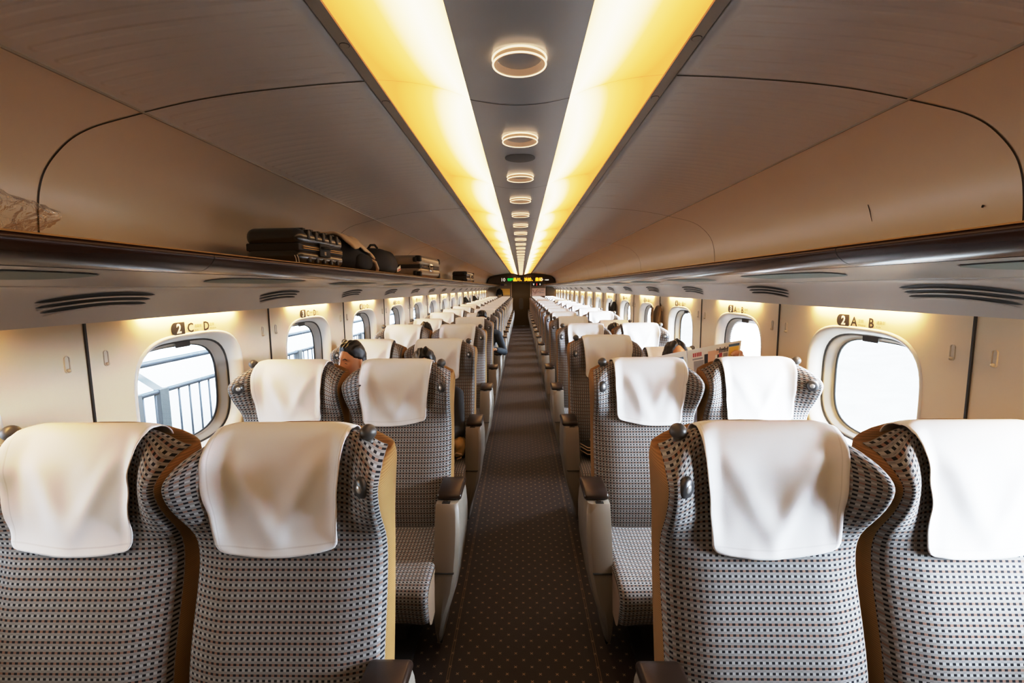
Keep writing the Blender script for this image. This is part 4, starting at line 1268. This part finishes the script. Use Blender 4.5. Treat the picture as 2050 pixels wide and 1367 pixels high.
def hand_bm(bm, wrist, palm_dir, finger_dir2, side, up):
    """palm plus four unequal curled fingers and a thumb leaving the side of the palm"""
    pd = palm_dir.normalized(); up = up.normalized(); sd = pd.cross(up).normalized()*side
    pc = wrist+pd*.045
    m = Matrix((sd, pd, up)).transposed().to_4x4(); m.translation = pc
    bmesh.ops.create_uvsphere(bm, u_segments=16, v_segments=12, radius=1, matrix=m @ Matrix.Diagonal((.040, .048, .015, 1)))
    for k, L in enumerate((.068, .078, .072, .056)):
        b = wrist+pd*.075+sd*(.030-.020*k)
        d1 = (pd*.9+finger_dir2*.25).normalized(); d2 = (pd*.35+finger_dir2).normalized(); d3 = (finger_dir2-pd*.25).normalized()
        p1 = b+d1*L*.42; p2 = p1+d2*L*.33; p3 = p2+d3*L*.25
        capsule(bm, [b-pd*.02, b, p1, p2, p3], [.0085, .0088, .0082, .0076, .0068], 10)
    b = wrist+pd*.025+sd*.032
    p1 = b+(sd*.8+pd*.6).normalized()*.034; p2 = p1+(pd*.8+finger_dir2*.6).normalized()*.028
    capsule(bm, [wrist+pd*.02+sd*.012, b, p1, p2], [.012, .0115, .0098, .0082], 10)
def remeshed(bm, voxel, smooth=3):
    me = bpy.data.meshes.new('tmp'); bm.to_mesh(me); bm.free()
    o = bpy.data.objects.new('tmp', me); C.objects.link(o)
    r = o.modifiers.new('r', 'REMESH'); r.mode = 'VOXEL'; r.voxel_size = voxel; r.use_smooth_shade = True
    s = o.modifiers.new('s', 'SMOOTH'); s.factor = .5; s.iterations = smooth
    bpy.context.view_layer.update()
    out = bpy.data.meshes.new_from_object(o.evaluated_get(bpy.context.evaluated_depsgraph_get()))
    bpy.data.objects.remove(o)
    out.materials.clear()
    return out
def person(label, head, yaw, pitch, roll, pelvis, style, top, seat_c, hands=None, shoulders=None, voxel=.006, seed=0, grip=None, collar=None):
    """seated figure facing the viewer. head = centre of the head; pelvis = hip point on the cushion"""
    H = Vector(head); P = Vector(pelvis)
    Rh = Matrix.Translation(H) @ Matrix.Rotation(yaw, 4, 'Z') @ Matrix.Rotation(pitch, 4, 'X') @ Matrix.Rotation(roll, 4, 'Y')
    neck_t = Rh @ Vector((0, .020, -.075))
    neck_b = H+Vector((0, .055, -.185)) if shoulders is None else Vector(shoulders)
    chest = neck_b.lerp(P, .30)+Vector((0, .0, 0)); waist = neck_b.lerp(P, .68)
    sx = .17 if style == 'short' else .155
    def trunk(bm, g=0.0):
        for p, rx, ry in ((neck_b+Vector((0, .0, -.045)), .105, .070), (chest, .155, .105), (waist, .135, .10), (P+Vector((0, 0, .03)), .160, .115)):
            bmesh.ops.create_uvsphere(bm, u_segments=24, v_segments=16, radius=1, matrix=Matrix.Translation(p) @ Matrix.Diagonal((rx+g, ry+g, .13+g, 1)))
        capsule(bm, [neck_b+Vector((-sx, .005, -.055)), neck_b+Vector((-.05, .0, -.02)), neck_b+Vector((.05, .0, -.02)), neck_b+Vector((sx, .005, -.055))], [.050+g, .055+g, .055+g, .050+g])
    sh = [neck_b+Vector((-sx, .0, -.06)), neck_b+Vector((sx, .0, -.06))]
    if hands is None: hands = [Vector((P.x-.07, P.y-.33, P.z+.13)), Vector((P.x+.07, P.y-.33, P.z+.13))]
    hands = [Vector(h) for h in hands]
    elb = []
    for q, (a, h) in enumerate(zip(sh, hands)):
        mid = (a+h)/2; dv = h-a; L = dv.length; tot = .55
        off = math.sqrt(max(.0, (tot/2)**2-(L/2)**2))
        out = Vector((-.55 if q == 0 else .55, .25, -.9)); out -= dv.normalized()*out.dot(dv.normalized()); elb.append(mid+out.normalized()*min(off, .2))
    def arms(bm, g=0.0, cut=1.0):
        for a, e_, h in zip(sh, elb, hands):
            w_ = e_.lerp(h, cut)
            capsule(bm, [a, a.lerp(e_, .5), e_, e_.lerp(w_, .5), w_], [.050+g, .044+g, .038+g, .034+g, .026+g])
    kn = [Vector((P.x-.10, P.y-.40, P.z-.005)), Vector((P.x+.10, P.y-.40, P.z-.005))]
    ft = [Vector((P.x-.11, P.y-.42, .10)), Vector((P.x+.11, P.y-.42, .10))]
    def legs(bm, g=0.0):
        for q in range(2):
            hip = P+Vector((-.085 if q == 0 else .085, 0, -.01))
            capsule(bm, [hip, hip.lerp(kn[q], .5), kn[q], kn[q].lerp(ft[q], .45), ft[q]], [.080+g, .070+g, .056+g, .050+g, .036+g])
    bm = bmesh.new(); headmesh(bm, Rh)
    capsule(bm, [neck_b, (neck_b+neck_t)/2, neck_t], [.056, .052, .052])
    trunk(bm); arms(bm); legs(bm)
    for q in range(2):
        f_ = ft[q]; m_ = Matrix.Translation((f_.x, f_.y-.06, .045)) @ Matrix.Diagonal((.042, .11, .04, 1)); bmesh.ops.create_uvsphere(bm, u_segments=14, v_segments=10, radius=1, matrix=m_)
    for q in range(2):
        d = (hands[q]-elb[q]).normalized()
        if grip and grip[q]:
            pdv, fdv, upv = [Vector(v) for v in grip[q]]
            hand_bm(bm, hands[q], pdv, fdv, grip[q][3] if len(grip[q]) > 3 else 1, upv) if False else hand_bm(bm, hands[q], Vector(pdv), Vector(fdv), 1, Vector(upv))
        else:
            fd = Vector((0, 0, -1)); up = Vector((0, 0, 1)); up = (up-d*up.dot(d)).normalized(); hand_bm(bm, hands[q], d, (d*.3-up).normalized(), 1 if q else -1, up)
    me = remeshed(bm, voxel)
    body = link('person', me, SKIN); tag(body, label, 'person')
    bm = bmesh.new(); trunk(bm, .014); arms(bm, .013, .93)
    capsule(bm, [neck_b+Vector((0, .01, -.01)), neck_b+Vector((0, .006, .022))], [.070, .064])
    link('jacket' , remeshed(bm, max(.010, voxel), 4), top, body)
    bm = bmesh.new(); legs(bm, .012)
    bmesh.ops.create_uvsphere(bm, u_segments=20, v_segments=12, radius=1, matrix=Matrix.Translation(P) @ Matrix.Diagonal((.175, .13, .11, 1)))
    link('trousers', remeshed(bm, .012, 3), BLKCL, body)
    bm = hairmesh(style, seed); bm.transform(Rh); link('hair', bm, HAIR, body)
    bm = bmesh.new()
    for s in (-1, 1):
        pts = [Rh @ (Vector((s*x, headpos(0, 0).y*0-.0875+abs(x)*.16, z))) for x, z in ((.014, .033), (.030, .039), (.047, .033))]
        tube(bm, pts, [.003, .0038, .002], 6)
    link('eyebrow', bm, HAIR, body)
    bm = bmesh.new()
    for s in (-1, 1):
        pts = [Rh @ Vector((s*x, -.0815+abs(x-.031)*.35+abs(x)*.03, z)) for x, z in ((.019, .0085), (.026, .0100), (.034, .0100), (.042, .0075))]
        tube(bm, pts, [.0012, .0020, .0020, .0012], 6)
    link('eyelashes', bm, HAIR, body)
    bm = bmesh.new(); pts = [Rh @ Vector((x, -.0905+abs(x)*.45, -.052-abs(x)*.05)) for x in (-.022, -.011, 0, .011, .022)]; tube(bm, pts, [.0015, .0042, .0045, .0042, .0015], 8)
    link('lips', bm, LIP, body)
    return body
person('man with short swept black hair in the left window seat by sign 3, looking down', (-1.105, 3.00, 1.192), -.50, .10, .06, (-1.175, 3.26, .555), 'short', GREYCL, None, voxel=.0055, seed=1)
person('dark haired person mostly hidden in the left aisle seat by sign 3', (-.700, 3.30, 1.118), .25, .42, 0, (-.640, 3.30, .555), 'long', BLKCL, None, shoulders=(-.645, 3.38, .93), voxel=.008, seed=4)
person('person behind an open newspaper in the right window seat by sign 3', (1.130, 3.42, 1.142), .10, -.02, -.05, (1.18, 3.33, .555), 'long', GREYCL, None,
       hands=[(.84, 3.00, 1.03), (1.352, 2.935, 1.150)], voxel=.0055, seed=8,
       grip=[((.25, -.55, .6), (.8, .3, .2), (-.5, -.6, -.3)), ((-.05, -.40, .92), (-.90, -.30, .15), (.5, -.8, -.3))])
person('dark haired passenger low in the left window seat by sign 5', (-1.155, 5.62, 1.130), 0, .35, 0, (-1.19, 5.60, .555), 'short', NAVY, None, voxel=.010, seed=12)
person('dark haired passenger low in the right window seat by sign 5', (1.130, 5.72, 1.100), 0, .35, 0, (1.19, 5.62, .555), 'long', BLKCL, None, voxel=.010, seed=15)
person('man in a dark navy jacket leaning into the aisle, left aisle seat by sign 6', (-.565, 6.68, 1.218), .1, .50, .05, (-.62, 6.76, .555), 'short', NAVY, None, shoulders=(-.515, 6.84, 1.035), hands=[(-.56, 6.48, .74), (-.36, 6.50, .80)], voxel=.009, seed=19)

# newspaper held open in front of the reader
def page(name, tl, tr, br, bl, par, mat, curve=.012, side=1, th=.0008):
    tl, tr, br, bl = [Vector(v) for v in (tl, tr, br, bl)]
    nrm = (tr-tl).cross(bl-tl).normalized()
    def P_(u, v, off=0):
        p = tl.lerp(tr, u).lerp(bl.lerp(br, u), v); return p+nrm*(curve*math.sin(PI*u)*side+off+.004*math.sin(5*v+3*u))
    me = gridmesh(name, lambda i, j: tuple(P_(i/14, j/14)), 15, 15)
    o = link(name, me, mat, par, True)
    return P_, nrm, o
news = tag(empty('newspaper', (0, 0, 0)), 'open colour newspaper held up over the seat backs by the right window', 'newspaper')
PR, nR, oR = page('right_page', (1.056, 2.985, 1.250), (1.352, 2.885, 1.327), (1.325, 2.90, .93), (1.085, 2.975, .90), news, PAPER)
PL, nL, oL = page('left_page', (.755, 2.84, 1.215), (1.054, 2.988, 1.250), (1.083, 2.978, .90), (.80, 2.85, .90), news, PAPER, .014)
def patch(PF, n, par, name, mat, rects):
    bm = bmesh.new()
    sgn = -1 if n.y > 0 else 1
    for u0, v0, u1, v1 in rects:
        g = [[bm.verts.new(PF(lerp(u0, u1, a/4), lerp(v0, v1, b/3), .0012*sgn)) for a in range(5)] for b in range(4)]
        for b in range(3):
            for a in range(4): bm.faces.new((g[b][a], g[b][a+1], g[b+1][a+1], g[b+1][a]))
    link(name, bm, mat, par, False)
rn = random.Random(3)
patch(PR, nR, oR, 'blue_strip', PRB, [(.78, .035, .97, .075)])
patch(PR, nR, oR, 'yellow_column', PRY, [(.79, .08, .965, .50)])
patch(PR, nR, oR, 'headline_strokes', PRK, [(.56+.028*k, .07+.012*math.sin(k*2.3), .578+.028*k, .145) for k in range(8)]+[(.57+.03*k, .09, .582+.03*k, .105) for k in range(7)])
patch(PR, nR, oR, 'red_caption', PRR, [(.11+.035*k, .075, .135+.035*k, .145) for k in range(5)])
patch(PR, nR, oR, 'dark_figure', PRK, [(.33, .13, .40, .46), (.37, .32, .45, .58), (.58, .17, .61, .40)])
patch(PR, nR, oR, 'skin_tone_photo', PRS, [(.40, .09, .54, .32), (.45, .32, .52, .55), (.54, .10, .60, .17)])
patch(PR, nR, oR, 'red_shape', PRR, [(.61, .15, .67, .42)])
patch(PR, nR, oR, 'grey_caption', PRG, [(.10, .17, .30, .20)])
patch(PR, nR, oR, 'grey_picture', PRG, [(.12, .22, .32, .50)])
patch(PR, nR, oR, 'grey_figure', PRG, [(.69, .16, .77, .46)])
patch(PL, nL, oL, 'blue_headline', PRB, [(.55, .10, .92, .17)])
patch(PL, nL, oL, 'dark_picture', simple('print_navy', (.03, .035, .10), .7), [(.66, .20, .86, .42)])
patch(PL, nL, oL, 'yellow_mark', PRY, [(.87, .20, .95, .42), (.55, .22, .64, .40)])

# things lying on seats
t = tag(empty('paper_bag', (-.455, 3.21, .475)), 'crumpled yellow wrapped bundle on the left aisle seat by sign 3', 'bag')
bm = blob(.050, .07, .085, 21, .35, 14, 2.3); bmesh.ops.translate(bm, vec=(0, 0, .085), verts=bm.verts); link('wrapping', bm, PAPERBAG, t)
bm = bmesh.new(); tube(bm, [(-.03, -.075, .03), (.0, -.085, .05), (.035, -.08, .04), (.03, -.075, .015), (0, -.08, .005)], .005, 6); link('cord', bm, TANCL, t)
t = tag(empty('folded_bag', (.53, 3.22, .478)), 'black striped tote bag with a yellow top on the right aisle seat', 'bag')
bm = blob(.115, .10, .050, 31, .15, 8, 2.8); bmesh.ops.translate(bm, vec=(0, 0, .046), verts=bm.verts); link('bag_body', bm, BLKCL, t)
bm = bmesh.new()
for z in (.035, .062, .082): tube(bm, [(-.125, -.03, z+.012), (-.08, -.092, z+.002), (0, -.108, z), (.08, -.09, z+.002), (.12, -.03, z+.01)], .0035, 6)
link('pale_stripe', bm, TANCL, t)
bm = blob(.075, .06, .055, 41, .3, 12, 2.2); bmesh.ops.translate(bm, vec=(.03, 0, .125), verts=bm.verts); link('yellow_wrapping', bm, PAPERBAG, t)

# small scuffs on the right upper wall
t = tag(empty('wall_mark', (0, 0, 0)), 'small dark scuff marks on the right wall above the rack', 'mark')
bm = bmesh.new(); tube(bm, [(1.4485, 2.033, 1.99), (1.4555, 2.03, 1.965), (1.4620, 2.022, 1.92)], [.0012, .0016, .0007], 5); link('scratch', bm, BLACK, t)
bm = bmesh.new(); tube(bm, [(1.4625, 1.548, 1.905), (1.4635, 1.552, 1.899)], [.0035, .003], 6); link('scuff', bm, BLACK, t)

#@@END2@@

# ------------------------------------------------------------------ outside
bm = bmesh.new(); box(bm, -30, 30, -25, 45, -1.3, -1.2)
tag(link('ground', bm, GROUND, None, False), kind='structure')
bm = bmesh.new(); box(bm, -9, -2.0, -12, 34, -1.19, -.05)
tag(link('platform', bm, PLATF, None, False), 'pale concrete platform outside the left windows', 'platform')
f = tag(empty('platform_fence', (0, 0, 0)), 'blue grey metal railing on the platform outside the left windows', 'fence')
for z in (.78, 1.04): 
    bm = bmesh.new(); tube(bm, [(-3.2, -8, z), (-3.2, 30, z)], .026 if z > .9 else .022, 8); link('handrail', bm, FENCE, f)
bm = bmesh.new()
y = -7.95
while y < 30: tube(bm, [(-3.2, y, -.05), (-3.2, y, .78)], .009, 5); y += .14
link('balusters', bm, FENCE, f)['kind'] = 'stuff'
FP = simple('fence_post_paint', (.05, .056, .06), .6)
for y in (-3.6, -1.2, 1.2, 3.72, 4.02, 6.6, 9.2, 11.8, 14.4, 17, 19.6, 22.2):
    bm = bmesh.new(); box(bm, -3.23, -3.17, y-.05, y+.05, -.05, .80); 
    link('fence_post', bm, FP, f, False)
bm = bmesh.new()
for y in (3.72, 4.02, 14.4):
    vs = [bm.verts.new(p) for p in ((-3.2, y-.05, .78), (-3.2, y+.05, .78), (-3.9, y+.05, 1.25), (-3.9, y-.05, 1.25))]; bm.faces.new(vs)
link('slanted_brace', bm, FP, f, False)
bm = bmesh.new(); 
n_ = 40
rows = []
for i in range(n_):
    y = -20+60*i/(n_-1); row = []
    for j in range(14):
        x = 5+1.6*j; z = -1.2+1.5*sstep(j/10)+.22*noise.noise(Vector((x*.6, y*.6, 0)))
        row.append(bm.verts.new((x, y, z)))
    rows.append(row)
for A, B in zip(rows, rows[1:]):
    for k in range(13): bm.faces.new((A[k], A[k+1], B[k+1], B[k]))
tag(link('grass_bank', bm, BANK), 'pale washed out embankment outside the right windows', 'embankment')
bm = bmesh.new()
for z in (1.55, 1.62): tube(bm, [(3.6, -8, z), (3.6, 30, z)], .008, 6)
cb = tag(empty('trackside_cable'), 'thin blue cables running past the right windows', 'cable')
link('wire', bm, simple('cable_blue', (.05, .10, .16), .6), cb)
for y in (-6, 14, 24):
    bm = bmesh.new(); cyl(bm, (3.6, y, .2), .03, 2.9, 'z', 10); link('pole', bm, FP, cb)
bm = bmesh.new(); rnd = random.Random(5)
def twig(p, d, r, lv):
    q = p+d; tube(bm, [p, (p+q)/2+Vector((rnd.uniform(-.03, .03),)*3), q], [r, r*.8, r*.6], 5)
    if lv:
        for _ in range(3):
            nd = (d.normalized()+Vector((rnd.uniform(-.6, .6), rnd.uniform(-.6, .6), rnd.uniform(-.1, .6)))).normalized()*d.length*.72
            twig(q, nd, r*.6, lv-1)
twig(Vector((7.2, 12.0, -.6)), Vector((0, .1, .9)), .05, 4)
tag(link('bare_tree', bm, TWIG), 'small bare leafless tree outside the right windows', 'tree')

# ------------------------------------------------------------------ light
w = bpy.data.worlds.new('sky'); bpy.context.scene.world = w; w.use_nodes = True
nt = w.node_tree; nt.nodes.clear()
tc = N(nt, 'ShaderNodeTexCoord'); sp = N(nt, 'ShaderNodeSeparateXYZ'); nt.links.new(tc.outputs['Generated'], sp.inputs[0])
xr = M(nt, 'MAXIMUM', sp.outputs[0], 0.0); xl = M(nt, 'MAXIMUM', M(nt, 'MULTIPLY', sp.outputs[0], -1.0), 0.0)
SKY_R, SKY_L = 155.0, 6.0
stg = M(nt, 'ADD', M(nt, 'MULTIPLY_ADD', M(nt, 'MULTIPLY', xr, xr), SKY_R, 4.0), M(nt, 'MULTIPLY', M(nt, 'MULTIPLY', xl, xl), SKY_L))
bg = N(nt, 'ShaderNodeBackground'); bg.inputs[0].default_value = (.74, .87, 1.0, 1); nt.links.new(stg, bg.inputs[1])
o = N(nt, 'ShaderNodeOutputWorld'); nt.links.new(bg.outputs[0], o.inputs[0])
for s in (-1, 1):       # sky portals, one per side of the car
    for n in range(1, 18):
        l = bpy.data.lights.new('portal', 'AREA'); l.shape = 'RECTANGLE'; l.size = .60; l.size_y = .46; l.cycles.is_portal = True
        o = bpy.data.objects.new('sky_portal', l); C.objects.link(o); o.location = (s*1.60, WC(n), WZ)
        o.rotation_euler = (0, s*PI/2, 0)
        # the light must look inward
        o.rotation_euler = Vector((-s, 0, 0)).to_track_quat('-Z', 'Y').to_euler()
        l.size, l.size_y = .60, .46

# ------------------------------------------------------------------ camera
f_px, pi_, ya, ro = 937.45, .1143, .0203, .0095
Rv = Vector((math.cos(ya), math.sin(ya), 0)); Fv = Vector((-math.sin(ya), math.cos(ya), 0)); Uv = Vector((0, 0, 1))
F2 = math.cos(pi_)*Fv-math.sin(pi_)*Uv; U2 = math.sin(pi_)*Fv+math.cos(pi_)*Uv
R3 = math.cos(ro)*Rv-math.sin(ro)*U2; U3 = math.sin(ro)*Rv+math.cos(ro)*U2
cd = bpy.data.cameras.new('camera'); cam = bpy.data.objects.new('camera', cd); C.objects.link(cam)
cd.sensor_fit = 'HORIZONTAL'; cd.sensor_width = 36; cd.lens = 36*f_px/2050; cd.clip_start = .02; cd.clip_end = 200
mw = Matrix.Identity(4)
for r in range(3): mw[r][0] = R3[r]; mw[r][1] = U3[r]; mw[r][2] = -F2[r]
mw[0][3] = 0; mw[1][3] = 0; mw[2][3] = EYE
cam.matrix_world = mw
sc = bpy.context.scene; sc.camera = cam
sc.view_settings.view_transform = 'Standard'
sc.view_settings.look = 'None'
sc.view_settings.exposure = 0.0
sc.view_settings.use_curve_mapping = True
cmap = sc.view_settings.curve_mapping
WHITE = 6.0
cmap.white_level = (WHITE, WHITE, WHITE)
cc = cmap.curves[3]
cc.points[0].location = (0, 0); cc.points[-1].location = (1, 1)
for px, py in ((.05, .033), (.2, .185), (.5, .49), (1.0, .77), (2.0, .91), (3.5, .97)): cc.points.new(px/WHITE, py)
for p_ in cc.points: p_.handle_type = 'AUTO_CLAMPED'
cmap.update()
cy = sc.cycles
cy.use_denoising = True
cy.max_bounces = 8; cy.diffuse_bounces = 5; cy.glossy_bounces = 4; cy.transparent_max_bounces = 8
cy.sample_clamp_indirect = 6; cy.caustics_reflective = False; cy.caustics_refractive = False
